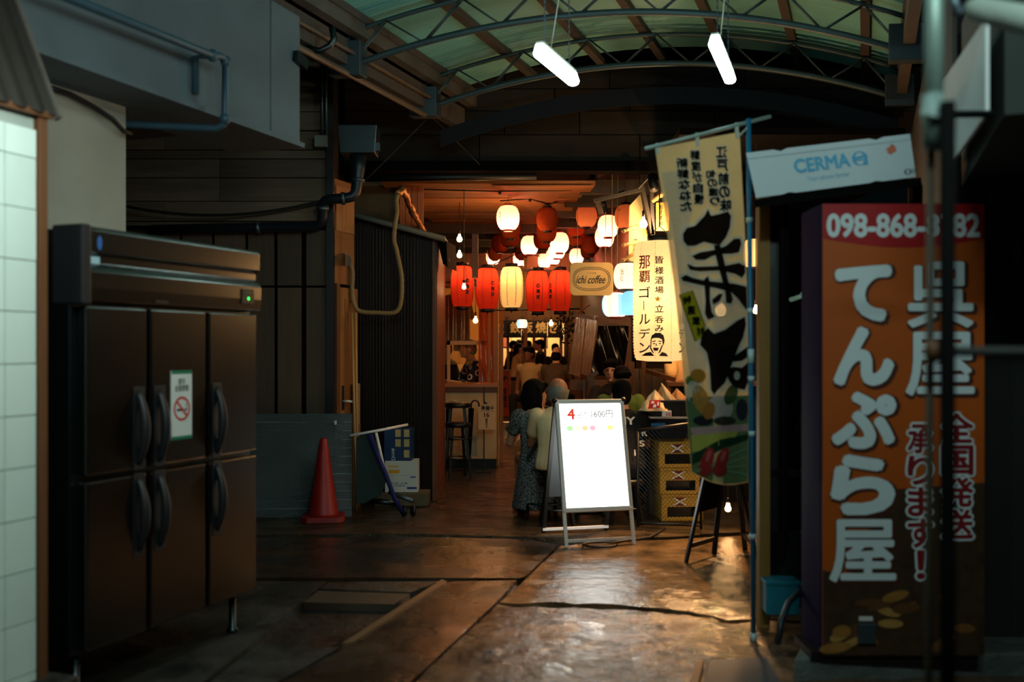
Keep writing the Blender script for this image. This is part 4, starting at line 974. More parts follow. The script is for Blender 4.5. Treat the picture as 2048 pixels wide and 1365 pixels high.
# things low at the bottom edge
bs_ = thing('wooden_stick', 'pale wooden stick lying on the wet ground at the bottom edge', 'stick')
MB().bar(G(1400,1328,.03), G(1372,1440,.03), .035, .03).build('stick_timber', M('stick_wood', (200,130,90), .6, var=.2), bs_, bev=.004)
bt = thing('blue_board', 'blue-grey board lying on the ground at the bottom edge', 'board')
MB().prism([G(1418,1336)[:2], G(1535,1330)[:2], G(1590,1440)[:2], G(1400,1440)[:2]], lambda p: Vector((p[0],p[1],.035)), lambda p: Vector((p[0],p[1],.012))).build('board_sheet', M('blue_grey', (44,66,78), .5, var=.3), bt, bev=.004)
# ------------------------------------------------------------------ people
def solidify(mb, name, mat, parent, voxel, smooth=4, label=None):
    o = mb.build(name, mat, None)
    r = o.modifiers.new('r', 'REMESH'); r.mode = 'VOXEL'; r.voxel_size = voxel
    s = o.modifiers.new('s', 'SMOOTH'); s.factor = .5; s.iterations = smooth
    bpy.context.view_layer.update(); dg = bpy.context.evaluated_depsgraph_get()
    m = bpy.data.meshes.new_from_object(o.evaluated_get(dg)); m.materials.clear(); m.materials.append(mat)
    m.polygons.foreach_set('use_smooth', [True]*len(m.polygons))
    bpy.data.objects.remove(o); n = bpy.data.objects.new(name, m); COL.objects.link(n)
    if parent: n.parent = parent
    if label: n['label'] = label
    return n
def person(label, loc, rz, sit=None, shirt=None, pants=None, skin=None, hairm=None, slump=1, big=1, hair='short', arms='table', lean=.12, yaw=0, pitch=0, voxel=.011, sleeve=.55, dress=None, scale=1, group=None, foot=.05, nod=0):
    """Local frame: faces -y, stands or sits at the origin. sit = seat height."""
    skin = skin or K['skin']; hairm = hairm or K['hair']; shirt = shirt or K['cloth_b']; pants = pants or K['cloth_b']
    o = thing('person', label, 'person', loc, rz, group); o.scale = (scale,)*3
    hz = (sit+.12) if sit is not None else .90
    L = lambda z: Vector((0, -lean*(z/.55) if z > 0 else 0, hz+z*slump))          # point on the leaning spine, z above hip
    sh = L(.47); nk = L(.53); hd = L(.66)+Vector((0,-.02,0))
    J = {}
    for s in (-1, 1):
        J['hip', s] = Vector((.085*s, 0, hz))
        if sit is not None:
            J['knee', s] = Vector((.12*s, -.42, hz-.01)); J['ankle', s] = Vector((.12*s, -.40, max(hz-.45, foot)))
        else:
            J['knee', s] = Vector((.095*s, -.02, .49)); J['ankle', s] = Vector((.10*s, .02, .08))
        S_ = sh+Vector((.175*s, 0, -.02)); J['sh', s] = S_
        if arms == 'table': J['el', s] = S_+Vector((.06*s, -.12, -.25)); J['wr', s] = J['el', s]+Vector((-.10*s, -.22, .05))
        elif arms == 'down': J['el', s] = S_+Vector((.05*s, .03, -.28)); J['wr', s] = J['el', s]+Vector((.0, -.06, -.24))
        elif arms == 'lap': J['el', s] = S_+Vector((.05*s, .0, -.27)); J['wr', s] = J['el', s]+Vector((-.10*s, -.2, -.08))
        elif arms == 'up': J['el', s] = S_+Vector((.06*s, -.14, -.22)); J['wr', s] = J['el', s]+Vector((-.12*s, -.12, .2))
    torso = [(Vector((0,.0,hz-.09)), .13, .10), (Vector((0,0,hz)), .165, .115), (L(.16), .14, .10), (L(.32), .16, .112), (L(.43), .17, .10), (L(.49), .12, .075), (L(.53), .06, .055), (L(.60), .052, .052)]
    b = MB(); b.loft(torso)
    for s in (-1, 1):
        b.cap(J['hip', s], J['knee', s], .085, .056).cap(J['knee', s], J['ankle', s], .056, .038)
        b.cap(J['sh', s], J['el', s], .052, .04).cap(J['el', s], J['wr', s], .04, .027)
        b.cap(J['ankle', s]+Vector((0,.03,-.035)), J['ankle', s]+Vector((.01*s,-.15,-.045)), .036, .03)
        d = (J['wr', s]-J['el', s]).normalized(); sd = d.cross(Z).normalized(); dn = sd.cross(d)
        pm_ = J['wr', s]+d*.045; m3 = Matrix((sd, d, dn)).transposed()
        b.ell(pm_, (.04, .052, .016), 10, 6, m3)
        for k, (off, ln) in enumerate(((-.030,.058),(-.010,.07),(.011,.066),(.031,.05))):
            k0 = pm_+d*.04+sd*off; k1 = k0+d*ln*.55-dn*.012; k2 = k1+d*ln*.35-dn*.03
            b.cap(k0, k1, .0088, .0082, 6).cap(k1, k2, .0082, .007, 6)
        t0_ = pm_-d*.015-sd*.032*s*-1; t1_ = t0_+d*.035-sd*.028*s*-1-dn*.012; b.cap(t0_, t1_, .011, .009, 6)
    # head
    hm = Matrix.Rotation(yaw, 3, 'Z')@Matrix.Rotation(pitch, 3, 'X')
    hm = hm*big; hp = lambda x, y, z: hd+hm@Vector((x, y, z))
    b.cap(L(.50), hd+Vector((0,.012,-.05)), .056, .052)
    b.ell(hp(0,.012,.025), (.076,.096,.092), 14, 9, hm); b.ell(hp(0,-.025,-.035), (.060,.066,.078), 12, 8, hm)
    b.cap(hp(0,-.092,.012), hp(0,-.108,-.022), .009, .014, 8); b.ell(hp(0,-.085,-.058), (.024,.012,.011), 8, 6, hm); b.ell(hp(0,-.075,-.095), (.024,.02,.016), 8, 6, hm)
    for s in (-1, 1): b.ell(hp(.077*s,.014,-.005), (.01,.022,.032), 8, 6, hm)
    body = solidify(b, 'body', skin, o, voxel, 3)
    fc = MB()
    for s in (-1, 1): fc.ell(hp(.030*s,-.084,.018), (.012,.008,.007), 8, 6, hm)
    fc.build('eyes', K['blackink'], o, True)
    MB().ell(hp(0,-.098,-.055), (.022,.004,.005), 8, 6, hm).build('mouth', M('lips', (140,74,64), .5) if 'lips' not in bpy.data.materials else bpy.data.materials['lips'], o, True)
    h = MB()
    if hair in ('short', 'bun', 'bob', 'long'):
        h.ell(hp(0,.022,.052), (.088,.104,.088), 14, 9, hm); h.ell(hp(0,.055,-.0), (.08,.075,.085), 12, 8, hm)
        h.cap(hp(-.05,-.065,.085), hp(.05,-.065,.085), .028, .03)
    if hair == 'bob':
        h.ell(hp(0,.045,-.03), (.108,.09,.13), 14, 9, hm)
        for s in (-1, 1): h.cap(hp(.082*s,.03,.05), hp(.088*s,.03,-.11), .03, .034)
    if hair == 'long':
        h.cap(hp(0,.07,.03), hp(0,.09,-.22), .085, .06)
    if hair == 'bun': h.ell(hp(0,.075,.10), (.045,.045,.04), 10, 6, hm)
    if hair == 'grey':
        h.ell(hp(0,.040,.0), (.083,.084,.085), 14, 9, hm)
        for s in (-1, 1): h.cap(hp(.076*s,-.01,.02), hp(.07*s,.05,-.04), .016, .02)
    if hair == 'hat':
        h.ell(hp(0,.05,-.02), (.082,.075,.09), 12, 8, hm)
        MB().lathe([(.155,-.05),(.10,.012),(.094,.09),(.08,.115),(0,.12)], 22).build('bucket_hat', M('hat_cloth', (176,150,104), .9, var=.15), o, True, solid=.006)
        ht = o.children[-1]; ht.location = hp(0,.01,.045); ht.rotation_euler = (pitch+.1, 0, yaw)
    solidify(h, 'hair', hairm, o, max(.012, voxel), 2)
    # clothes
    c = MB()
    if dress:
        c.loft([(Vector((0,-.12,hz-.42)), .25, .27), (Vector((0,-.06,hz-.2)), .22, .23), (Vector((0,-.02,hz-.02)), .2, .17), (L(.16), .17, .13), (L(.32), .18, .13), (L(.44), .185, .115), (L(.50), .11, .075)])
        c.cap(Vector((0,-.1,hz-.02)), Vector((0,-.3,hz)), .15, .14)
    else:
        c.loft([(Vector((0,0,hz-.04)), .185, .135), (L(.02), .185, .135), (L(.16), .165, .122), (L(.32), .178, .128), (L(.44), .185, .113), (L(.50), .12, .08), (L(.535), .075, .07)])
    for s in (-1, 1):
        e = J['sh', s].lerp(J['el', s], min(sleeve, 1)); c.cap(J['sh', s], e, .072, .066 if sleeve < 1 else .056)
        if sleeve > 1: c.cap(J['el', s], J['el', s].lerp(J['wr', s], sleeve-1), .056, .045)
    solidify(c, 'dress' if dress else 'shirt', dress or shirt, o, voxel*1.1, 4)
    p = MB()
    if not dress:
        p.loft([(Vector((0,0,hz-.11)), .12, .10), (Vector((0,0,hz-.03)), .178, .126), (L(.06), .168, .12)])
        for s in (-1, 1): p.cap(J['hip', s], J['knee', s], .098, .072).cap(J['knee', s], J['knee', s].lerp(J['ankle', s], .85), .072, .056)
        solidify(p, 'trousers', pants, o, voxel*1.1, 3)
    f = MB()
    for s in (-1, 1): f.cap(J['ankle', s]+Vector((0,.035,-.035)), J['ankle', s]+Vector((.012*s,-.16,-.042)), .044, .04)
    solidify(f, 'shoes', K['black'], o, .012, 2)
    o['j'] = 0; del o['j']
    return o, J, L, hz
def stool(label, loc, h=.6, r=.16, rz=0, group=None, seatm=None):
    o = thing('bar_stool', label, 'stool', loc, rz, group)
    MB().lathe([(0,h-.05),(r*.96,h-.05),(r,h-.035),(r,h-.012),(r*.94,h),(0,h+.004)], 22).build('seat', seatm or K['black'], o, True)
    for k in range(4):
        a = math.pi/4+k*math.pi/2; MB().bar((r*.7*math.cos(a), r*.7*math.sin(a), h-.05), (r*1.15*math.cos(a), r*1.15*math.sin(a), 0), .026, .026).build('leg', K['black'], o)
    MB().tube([(r*1.0*math.cos(t*math.pi/8), r*1.0*math.sin(t*math.pi/8), h*.36) for t in range(17)], .009, 6, False).build('foot_ring', K['steeldark'], o, True)
    return o
def at(px, d): return Vector(((px-CX)/F*d, d, 0))
dressm = M('dress_grey', (66,72,72), .85, var=.95, vs=38); 
nt = dressm.node_tree; nz_ = nt.nodes.new('ShaderNodeTexNoise'); nz_.inputs['Scale'].default_value = 85; nz_.inputs['Detail'].default_value = 2; tcn_ = nt.nodes.new('ShaderNodeTexCoord'); nt.links.new(tcn_.outputs['Object'], nz_.inputs['Vector'])
rp_ = nt.nodes.new('ShaderNodeValToRGB'); rp_.color_ramp.elements[0].position = .46; rp_.color_ramp.elements[0].color = (.018,.024,.026,1); rp_.color_ramp.elements[1].position = .56; rp_.color_ramp.elements[1].color = (.24,.25,.24,1)
nt.links.new(nz_.outputs['Fac'], rp_.inputs[0]); nt.links.new(rp_.outputs[0], nt.nodes['Principled BSDF'].inputs['Base Color'])
white = M('cream_shirt', (246,214,162), .85, var=.06, vs=8, bump=.25, bs=10)
# near group at the table behind the menu board: three seen from the back
PI = math.pi
stool('high stool under the woman in the grey-blue dress', at(1082, 8.6), .36)
o, J_, L_, hz_ = person('woman in a speckled grey-blue dress with bobbed dark hair, seated with her back turned', at(1082, 8.6), PI+.15, .37, slump=.88, big=1.1, dress=dressm, hair='bob', yaw=-1.15, lean=.2, sleeve=.5, scale=.97)
MB().bar(L_(.5)+Vector((-.16,.0,0))+Vector((.02,.11,-.02)), L_(.05)+Vector((.15,.17,0)), .03, .008, (0,1,0)).build('bag_strap', K['black'], o)
stool('high stool under the grey-haired man', at(1114, 8.25), .37)
person('grey-haired man in a cream T-shirt seated behind the menu board', at(1114, 8.25), PI-.1, .37, slump=.88, big=1.1, shirt=white, hair='grey', hairm=M('grey_hair', (112,110,100), .6, var=.5, vs=40), yaw=-.25, lean=.18, skin=K['skin2'])
stool('high stool under the man in the lettered black T-shirt', at(1250, 8.3), .37)
o, J_, L_, hz_ = person('man in a black T-shirt with white back lettering seated beside the crates', at(1250, 8.3), PI+.05, .37, slump=.88, big=1.06, lean=.16, hair='short', scale=.98)
bk = lambda x, z: Vector((-x, .140-.33*max(z,0), hz_+z))
wl = M('shirt_letter', (225,222,210), .7)
text('MY', wl, o, bk, bold=.03, box=(-.075,.085,.345,.41)); text('R', wl, o, bk, bold=.03, box=(.135,.18,.25,.31)); text('S', wl, o, bk, bold=.03, box=(.105,.155,.165,.215)); text('i', wl, o, bk, bold=.03, box=(.06,.075,.09,.14))
green = M('green_shirt', (92,112,44), .85, var=.2)
stool('high stool under the person in green across the table', at(1238, 9.45), .42)
person('dark-haired person in a green shirt across the table, behind the man in black', at(1238, 9.45), .1, .44, scale=.95, shirt=green, hair='short', pitch=.35, lean=.1)
stool('high stool under the person in the brown jacket', at(1228, 10.15), .46)
person('person in a dark brown jacket with bowed head at the far side of the table', at(1230, 10.15), -.3, .48, scale=.97, shirt=M('brown_jacket', (48,30,20), .8), hair='short', sleeve=1.7, lean=.14)
# table they sit at
tb = thing('round_table', 'small dark round table between the drinkers', 'table', at(1178, 8.95))
MB().lathe([(0,.72),(.32,.72),(.33,.735),(.32,.75),(0,.75)], 28).build('tabletop', K['brownwood'], tb, True); MB().lathe([(.22,0),(.22,.02),(.03,.04),(.03,.72)], 16).build('pedestal', K['black'], tb, True)
# two at the counter on the left
stool('stool under the person in plain black behind the white counter', at(914, 13.3), .66)
person('person in plain black clothes with dark hair behind the white counter', at(914, 13.3), -1.2, .66, hair='short', sleeve=1.6, lean=.14, yaw=.2, voxel=.014)
fl = M('flower_shirt', (20,20,22), .85)
nt = fl.node_tree; vz = nt.nodes.new('ShaderNodeTexVoronoi'); vz.inputs['Scale'].default_value = 11; tcn_ = nt.nodes.new('ShaderNodeTexCoord')
nt.links.new(tcn_.outputs['Object'], vz.inputs['Vector']); rp_ = nt.nodes.new('ShaderNodeValToRGB'); e_ = rp_.color_ramp.elements
e_[0].position = .30; e_[0].color = (.01,.01,.012,1); e_[1].position = .36; e_[1].color = (.6,.52,.4,1); x_ = e_.new(.46); x_.color = (.6,.52,.4,1); x_ = e_.new(.52); x_.color = (.01,.01,.012,1)
nt.links.new(vz.outputs['Distance'], rp_.inputs[0]); nt.links.new(rp_.outputs[0], nt.nodes['Principled BSDF'].inputs['Base Color'])
stool('stool under the man in the patterned shirt behind the white counter', at(966, 12.95), .66)
person('man in a black shirt with pale leaf rings leaning over the white counter', at(966, 12.95), -1.25, .66, shirt=fl, hair='short', sleeve=.7, lean=.16, voxel=.014, yaw=-.1)
# far restaurant
tan = M('tank_top', (184,150,100), .85, var=.1)
stool('stool under the person in the pale tank top', at(1064, 15.8), .58)
person('person in a pale tank top seated in the alley before the far restaurant', at(1064, 15.8), -.5, .58, shirt=tan, hair='bun', skin=M('skin_dark', (120,74,48), .5), sleeve=.05, lean=.08, voxel=.016, arms='lap')
stool('stool under the person in the bucket hat', at(1108, 15.0), .58)
person('person in a tan bucket hat seated with back turned in the alley', at(1108, 15.0), PI-.4, .58, shirt=M('print_shirt', (70,52,34), .85, var=.6, vs=30), hair='hat', lean=.1, voxel=.016)
person('man in black with short hair standing in profile under the dark shop curtain', at(1084, 20.2), -PI/2, None, hair='short', arms='lap', lean=.03, voxel=.018, scale=.97)
person('broad person in black standing with back turned beside the man in profile', at(1111, 19.8), PI, None, hair='short', arms='down', voxel=.018, scale=.92)
person('long-haired woman in a white T-shirt reaching over the far counter', at(1030, 22.6), PI/2+.2, None, shirt=white, hair='long', arms='up', lean=.08, voxel=.018, scale=.93)
person('person in a pale patterned shirt with back turned at the far counter', at(1057, 23.0), PI, None, shirt=M('pale_pattern', (200,170,120), .85, var=.3, vs=20), hair='short', arms='table', voxel=.018, scale=.97)
person('dark figure at the left end of the far counter', at(1015, 23.2), PI/2, None, hair='short', arms='table', voxel=.018, scale=.97)
person('dark-haired figure seen over the woman in white at the far counter', at(1038, 23.9), 0, None, hair='short', arms='table', voxel=.018, scale=.99, shirt=M('brown_shirt', (90,54,30), .8))
# helper at the stall on the right: forearm on the counter
person('stall helper in a cream T-shirt leaning a forearm on the counter', at(1364, 10.0), .35, None, shirt=M('cream_shirt2', (236,190,130), .85, var=.06, bump=.3, bs=10), skin=K['skin2'], hair='short', arms='table', lean=.1, scale=1.0)
# ------------------------------------------------------------------ inside of the alley
al = struct('ceiling.001', 'low board ceiling at the mouth of the lit alley', 'ceiling')
cz = 3.17
for k in range(10):
    y0 = 10.3+.34*k; xl = -1.35+.03*k; xr = .86-.03*k
    MB().box(xl, xr+random.uniform(-.03,.03), y0, y0+.33, cz-random.uniform(0,.012), cz+.02).build('ceiling_board', K['cplank'], al)
sgs = thing('plywood_sheet', 'tan plywood sheet sagging under the ceiling boards', 'board')
pq = [P(985,372,10.3), P(1190,340,10.3), P(1120,400,10.9), P(1078,446,12.9), P(1058,430,12.0)]
for p in pq: p.z = min(p.z, cz-.03)
MB().prism([(p.x, p.y) for p in pq], lambda q_: Vector((q_[0], q_[1], cz-.022)), lambda q_: Vector((q_[0], q_[1], cz-.034))).build('ply_panel', M('ply', (140,84,42), .65, var=.3, vs=2, st=(.4,3,3)), sgs)
jo = struct('trim_8', 'open rafters on the right above the lanterns', 'rafters')
for px0, py, d in ((1160,376,10.9),(1130,402,11.6),(1110,425,12.4),(1100,446,13.2)):
    MB().box((px0-CX)/F*d, 2.4, d, d+.12, H+(HY-py)/F*d-.06, H+(HY-py)/F*d+.09).build('rafter', K['beamwood'], jo)
for x in (.95, 1.5): MB().bar((x, 10.3, cz+.2), (x-.3, 22, cz+.3), .07, .1).build('purlin', K['beamwood'], jo)
MB().box(-3, 5, 10.3, 26, cz+.45, cz+.5).build('roof_underside', M('roof_under', (40,30,22), .8), jo)
fr_ = struct('trim_9', 'dark cross beams deeper in the alley ceiling', 'beams')
for d, z in ((13.8,3.06),(15.2,3.12),(16.8,3.18),(18.4,3.22)): MB().box(-1.4, 2.2, d, d+.14, z, z+.16).build('cross_beam', K['beamwood'], fr_)
bw = struct('wall_back.002', 'pale upper wall at the far end of the alley', 'wall')
MB().box(-1.6, 1.2, 19.6, 19.7, 2.95, 3.6).build('upper_wall', M('pale_wall', (196,178,140), .8, var=.1), bw)
MB().box(-1.6, 3, 19.5, 19.6, 2.62, 2.95).build('far_lintel', K['brownwood'], bw)
# left side of the alley: shop with clear curtains, counter, poles
ls = struct('wall_left.004', 'amber lit shop interior behind the clear curtain', 'wall')
MB().box(-2.4, -.2, 15.0, 15.1, 0, 2.36).build('shop_back', M('amber_wall', (206,160,96), .8, var=.12), ls)
MB().box(-2.5, -2.4, 11, 15, 0, 2.36).build('shop_side', K['brownwood'], ls)
MB().box(-1.2, -.15, 12.0, 12.12, 2.2, 2.36).build('shop_lintel', K['brownwood'], ls)
MB().box(-2.4, -.1, 12.0, 15.1, 2.36, 2.42).build('shop_ceiling', K['beamwood'], ls)
vc = thing('clear_curtain', 'clear vinyl curtain hanging over the white counter', 'curtain')
def vcf(u, v, x0=-1.02, x1=-.40, d=12.75): 
    x = x0+(x1-x0)*u; return Vector((x, d+.018*math.sin(x*60)+.01*math.sin(x*23), 1.25+1.1*v))
MB().grid(90, 2, vcf).build('curtain_sheet', clear('vinyl', (255,226,180), .72, .12, .12, base=(240,200,140)), vc, True)
op = thing('amber_curtain', 'creased orange-brown plastic strip beside the clear curtain', 'curtain')
def opf(u, v): x = -.42+.20*u; return Vector((x, 12.5+.02*math.sin(x*50+v*5)+.012*math.sin(v*30+x*20), .6+1.75*v))
MB().grid(20, 40, opf).build('curtain_sheet', clear('amber_vinyl', (230,120,60), .25, .25, .1, base=(190,96,50)), op, True)
for i, (xa, dk, w_, l_, lb) in enumerate(((-.80,13.15,.5,.62,'large brown T-shirt hanging behind the clear curtain'),(-.66,13.05,.30,.74,'long dark garment hanging behind the clear curtain'))):
    t_ = thing('hanging_shirt', lb, 'shirt', (xa, dk, 2.16)); w2 = w_/2
    po = [(-.06,0),(.06,0),(w2*.8,-.06),(w2*1.15,-.3),(w2*.85,-.34),(w2*.72,-.26),(w2*.72,-l_),(-w2*.72,-l_),(-w2*.72,-.26),(-w2*.85,-.34),(-w2*1.15,-.3),(-w2*.8,-.06)]
    MB().prism(po, lambda p: Vector((p[0], -.02, p[1])), lambda p: Vector((p[0], .02, p[1]))).build('shirt_cloth', M('brown_cloth_%d' % i, ((96,60,34),(64,42,28))[i], .9), t_, bev=.006)
    MB().tube([(-w2*.6,0,-.05),(0,0,.02),(w2*.6,0,-.05)], .005, 5).tube([(0,0,.02),(0,0,.20)], .004, 5).build('hanger', K['steeldark'], t_)
lp_ = struct('trim_10', 'row of timber posts at the corner of the clear curtained shop', 'post')
for x, d, w_ in ((-.20,12.3,.06),(-.135,12.6,.05),(-.28,12.3,.03)): MB().box(x-w_/2, x+w_/2, d, d+w_, 0, 2.36).build('timber_post', M('post_tan', (150,104,60), .6, var=.3, vs=4, st=(6,6,.5)) if w_ == .06 else bpy.data.materials['post_tan'], lp_)
hp_ = thing('hanging_post', 'short dark timber hanging between the first two red lanterns', 'post')
MB().box(X(944,11.0), X(956,11.0), 11.0, 11.06, ZZ(556,11), ZZ(468,11)).build('post_timber', K['brownwood'], hp_); MB().box(X(950,11), X(953,11), 11.01, 11.04, ZZ(575,11), ZZ(560,11)).build('post_hook', K['black'], hp_)
co = thing('counter', 'white bar counter with a wooden top on the left of the alley', 'counter', (X(888,12.0), 12.0, 0))
wd = X(995,12)-X(888,12)
MB().box(.015, wd-.01, .0, .5, .12, .93).build('counter_body', M('counter_white', (214,178,128), .6, var=.06, dirt=.2), co, bev=.004)
MB().box(.02, wd-.02, .03, .5, 0, .12).build('kickplate', K['black'], co); MB().box(0, wd, -.03, .55, .93, .985).build('counter_edge', K['brownwood'], co); MB().box(-.005, wd+.005, -.04, .56, .985, 1.03).build('counter_top', M('counter_top', (176,110,62), .35, var=.3, st=(.6,6,6)), co, bev=.004)
for k in range(9): MB().box(.25, .40, -.004, .002, .16+.028*k, .175+.028*k).build('vent_slat', K['grout'], co)
text('h.', K['blackink'], co, flat(-.002), bold=.05, box=(.475,.545,.735,.835))
MB().box(0.0,.04,.56,.6,.6,1.55).box(0,.5,.56,.6,1.5,1.55).build('back_frame', M('frame_cream', (206,170,120), .6), co)
ss = thing('notice_stand', 'white paper notice on a thin black stand before the counter', 'sign', (X(973,11.7), 11.7, 0))
MB().bar((-.03,0,.01), (-.03,0,1.0), .016, .016).box(-.12, .06, -.08, .08, 0, .012).build('stand', K['black'], ss)
MB().box(-.095, .10, -.012, -.006, .50, .80).build('paper_sheet', M('paper_tan', (226,186,138), .7, var=.05), ss)
fy = flat(-.0135)
text('準備中', K['blackink'], ss, fy, bold=.03, box=(-.065,.085,.725,.78)); text('16', M('dark_red', (110,20,20), .6), ss, fy, bold=.03, box=(-.03,.035,.645,.70)); text('時\n開\n店\nで\nす', K['blackink'], ss, fy, bold=.03, box=(-.015,.015,.52,.635))
patch([[(-.08,.715),(.095,.715),(.095,.718),(-.08,.718)],[(-.08,.787),(.095,.787),(.095,.79),(-.08,.79)]], K['blackink'], ss, fy, 'rule_line')
# stools stacked in front of the counter
lb = ('stacked black stool, upper of the two before the white counter', 'stacked black stool, lower of the two before the white counter')
for k in range(2):
    s_ = stool(lb[k], (X(915,11.2), 11.2, .22 if k == 0 else 0), .62, .15, .3*k, 'stacked stools by the counter')
for px, lb2, mt, tilt in ((897,'white-handled umbrella hooked over the counter edge',M('umb_white', (196,170,130), .4),-.01),(942,'black-handled umbrella hooked at the stacked stools',K['black'],.01)):
    u_ = thing('umbrella', lb2, 'umbrella', (X(px,11.5), 11.55, 0))
    MB().tube([(-.02,0,.12),(0,0,.76)], [.012,.035], 10).build('canopy', K['matblack'], u_, True)
    z0 = .78; MB().tube([(0,0,.74),(0,0,z0+.02)]+[(.045-.045*math.cos(t*math.pi/8), 0, z0+.02+.05*math.sin(t*math.pi/8)) for t in range(9)]+[(.09,0,z0-.0)], .010, 8).build('handle', mt, u_, True)
# vertical red shop sign on the shed side, orange poster stand farther in
vs_ = thing('vertical_sign', 'narrow vertical red sign with pale writing on the shed side', 'sign', (X(885,11.6), 11.6, 0))
MB().box(-.035, .03, 0, .03, ZZ(735,11.6), ZZ(604,11.6)).build('sign_board', M('red_sign', (128,34,20), .6), vs_)
text('居\n酒\n屋\n村\n咲\nき', M('sign_pale', (220,170,110), .6), vs_, flat(-.003), bold=.02, box=(-.02,.018,ZZ(728,11.6),ZZ(616,11.6)))
os_ = thing('poster_stand', 'narrow orange poster stand farther down the alley', 'sign', (X(1011,19), 19, 0))
MB().box(-.09,.09,0,.02,.16,1.03).build('poster', M('orange_poster', (214,92,50), .6, var=.15), os_); MB().box(-.1,-.085,-.01,.03,0,1.05).box(.085,.1,-.01,.03,0,1.05).box(-.1,.1,-.01,.03,1.03,1.05).box(-.12,.12,-.1,.1,0,.05).build('stand_frame', M('stand_silver', (190,150,120), .4, .6), os_)
text('営\n業\n中', K['blackink'], os_, flat(-.003), bold=.02, box=(-.05,.03,.3,.7)); text('P', K['blackink'], os_, flat(-.003), bold=.02, box=(-.04,.04,.84,.92))
# far restaurant front with dark split curtain
fr = struct('wall_back.003', 'timber front of the far restaurant with glazed openings', 'wall')
DF = 21.8; XF = lambda px: X(px, DF); ZF = lambda py: ZZ(py, DF)
MB().box(-2.2, XF(996), DF, DF+.1, 0, 3.6).box(XF(1134), 3.4, DF, DF+.1, 0, 3.6).box(XF(996), XF(1134), DF, DF+.1, ZF(645), 3.6).build('front_panel', M('front_tan', (128,84,46), .7, var=.2), fr)
MB().box(XF(996), XF(1134), DF, DF+.1, 0, ZF(762)).build('front_base', K['brownwood'], fr)
for px in (997,1016,1046,1068,1090,1122,1131): MB().box(XF(px)-.03, XF(px)+.03, DF-.05, DF+.08, ZF(765), ZF(634)).build('front_post', K['brownwood'], fr)
MB().box(XF(980), XF(1150), DF+4, DF+4.1, 0, 3.6).build('inner_wall', M('inner_cream', (226,196,140), .8), fr)
for k in range(5): MB().box(XF(1000)+.25*k, XF(1000)+.25*k+.17, DF+3.95, DF+4, 1.5+.06*(k % 2), 1.8).build('wall_menu', M('menu_%d' % k, ((150,80,50),(214,190,140),(100,60,40),(200,150,90),(150,110,70))[k], .7), fr)
pst = thing('alley_post', 'slim timber post standing in the alley before the dark curtain', 'post', (X(1051,17), 17, 0))
MB().box(-.03,.03,0,.06,0,3.0).build('post_timber', bpy.data.materials['post_tan'], pst); MB().box(-.04,.04,-.01,.07,0,.1).build('post_base', K['black'], pst)
tc2 = thing('far_counter', 'long timber counter in the far restaurant', 'counter')
MB().box(XF(998), XF(1128), 24.2, 24.6, .98, 1.03).build('counter_top', K['brownwood'], tc2); MB().box(XF(1000), XF(1126), 24.25, 24.55, 0, .98).build('counter_body', K['black'], tc2)
nr = thing('shop_curtain', 'dark split shop curtain with large pale characters', 'curtain')
navy = M('noren_navy', (24,24,28), .85); npale = M('noren_pale', (232,190,120), .8)
nx = [999, 1016, 1043, 1068, 1095, 1121]
MB().tube([P(994,641,DF-.2), P(1126,641,DF-.2)], .015, 8).build('curtain_rod', K['brownwood'], nr)
for x_ in (998, 1122): MB().bar(P(x_,640.5,DF-.22), P(x_,640.5,DF-.22)+Vector((0,.26,0)), .03, .03).build('rod_bracket', K['brownwood'], nr)
for a, b in zip(nx, nx[1:]):
    MB().grid(8, 6, lambda u, v, a=a, b=b: P(a+.6+(b-a-1.2)*u, 676-34*v, DF-.2+.015*math.sin(u*9+a))).build('curtain_panel', navy, nr, True, solid=.005)
for ch, a, b in (('造',994,1008),('鉄',1020,1041),('板',1043,1066),('焼',1071,1093),('き',1099,1115)):
    text(ch, npale, nr, lambda x, y: P(x, y, DF-.23), bold=.035, box=(a, b, 667, 644))
# right wall of the alley and the curtains there
rt = struct('wall_right.002', 'dark timber back wall of the drinking stalls on the right', 'wall')
MB().box(1.52, 3.4, 12.6, 12.7, 0, 3.4).build('stall_back', M('stall_back', (52,32,20), .8, var=.3), rt)
MB().box(1.5, 1.57, 12.6, 21.8, 0, 3.4).build('alley_side', K['brownwood'], rt)
for k in range(7): MB().box(X(1268,9.9)+.13*k, X(1268,9.9)+.13*k+.122, 10.45, 10.48, 0, ZZ(740,9.9)).build('upright_board', K['vplank'], rt)
MB().bar((X(1262,9.6),9.6,0), (X(1262,9.6),9.6,ZZ(724,9.6)), .06, .06).build('stall_post', K['brownwood'], rt); MB().bar((X(1287,9.6),9.6,0), (X(1287,9.6),9.6,ZZ(724,9.6)), .04, .04).build('stall_post', K['brownwood'], rt)
for y0, y1 in ((742,760),(800,812)): MB().bar(P(1290,y0,9.6), P(1350,y1,9.4), .03, .04).build('rail', K['brownwood'], rt)
ct = thing('stall_counter', 'timber stall counter under the helper\'s forearm', 'counter')
MB().prism([P(1330,762,9.78)[:2], P(1520,762,9.78)[:2], P(1520,762,9.3)[:2], P(1335,762,9.3)[:2]], lambda p: Vector((p[0],p[1],1.135)), lambda p: Vector((p[0],p[1],1.10))).build('counter_top', K['brownwood'], ct); MB().box(X(1345,9.5), X(1520,9.5), 9.45, 9.6, 0, 1.1).build('counter_body', K['black'], ct)
gc = thing('glossy_curtain', 'glossy clear strip curtain with copper light in its colour', 'curtain')
gm = clear('copper_lit_vinyl', (255,200,140), .15, .13, .55, .25, 60, (1,1,.05), base=(200,124,64))  # clear vinyl, its copper reflections put into the base colour
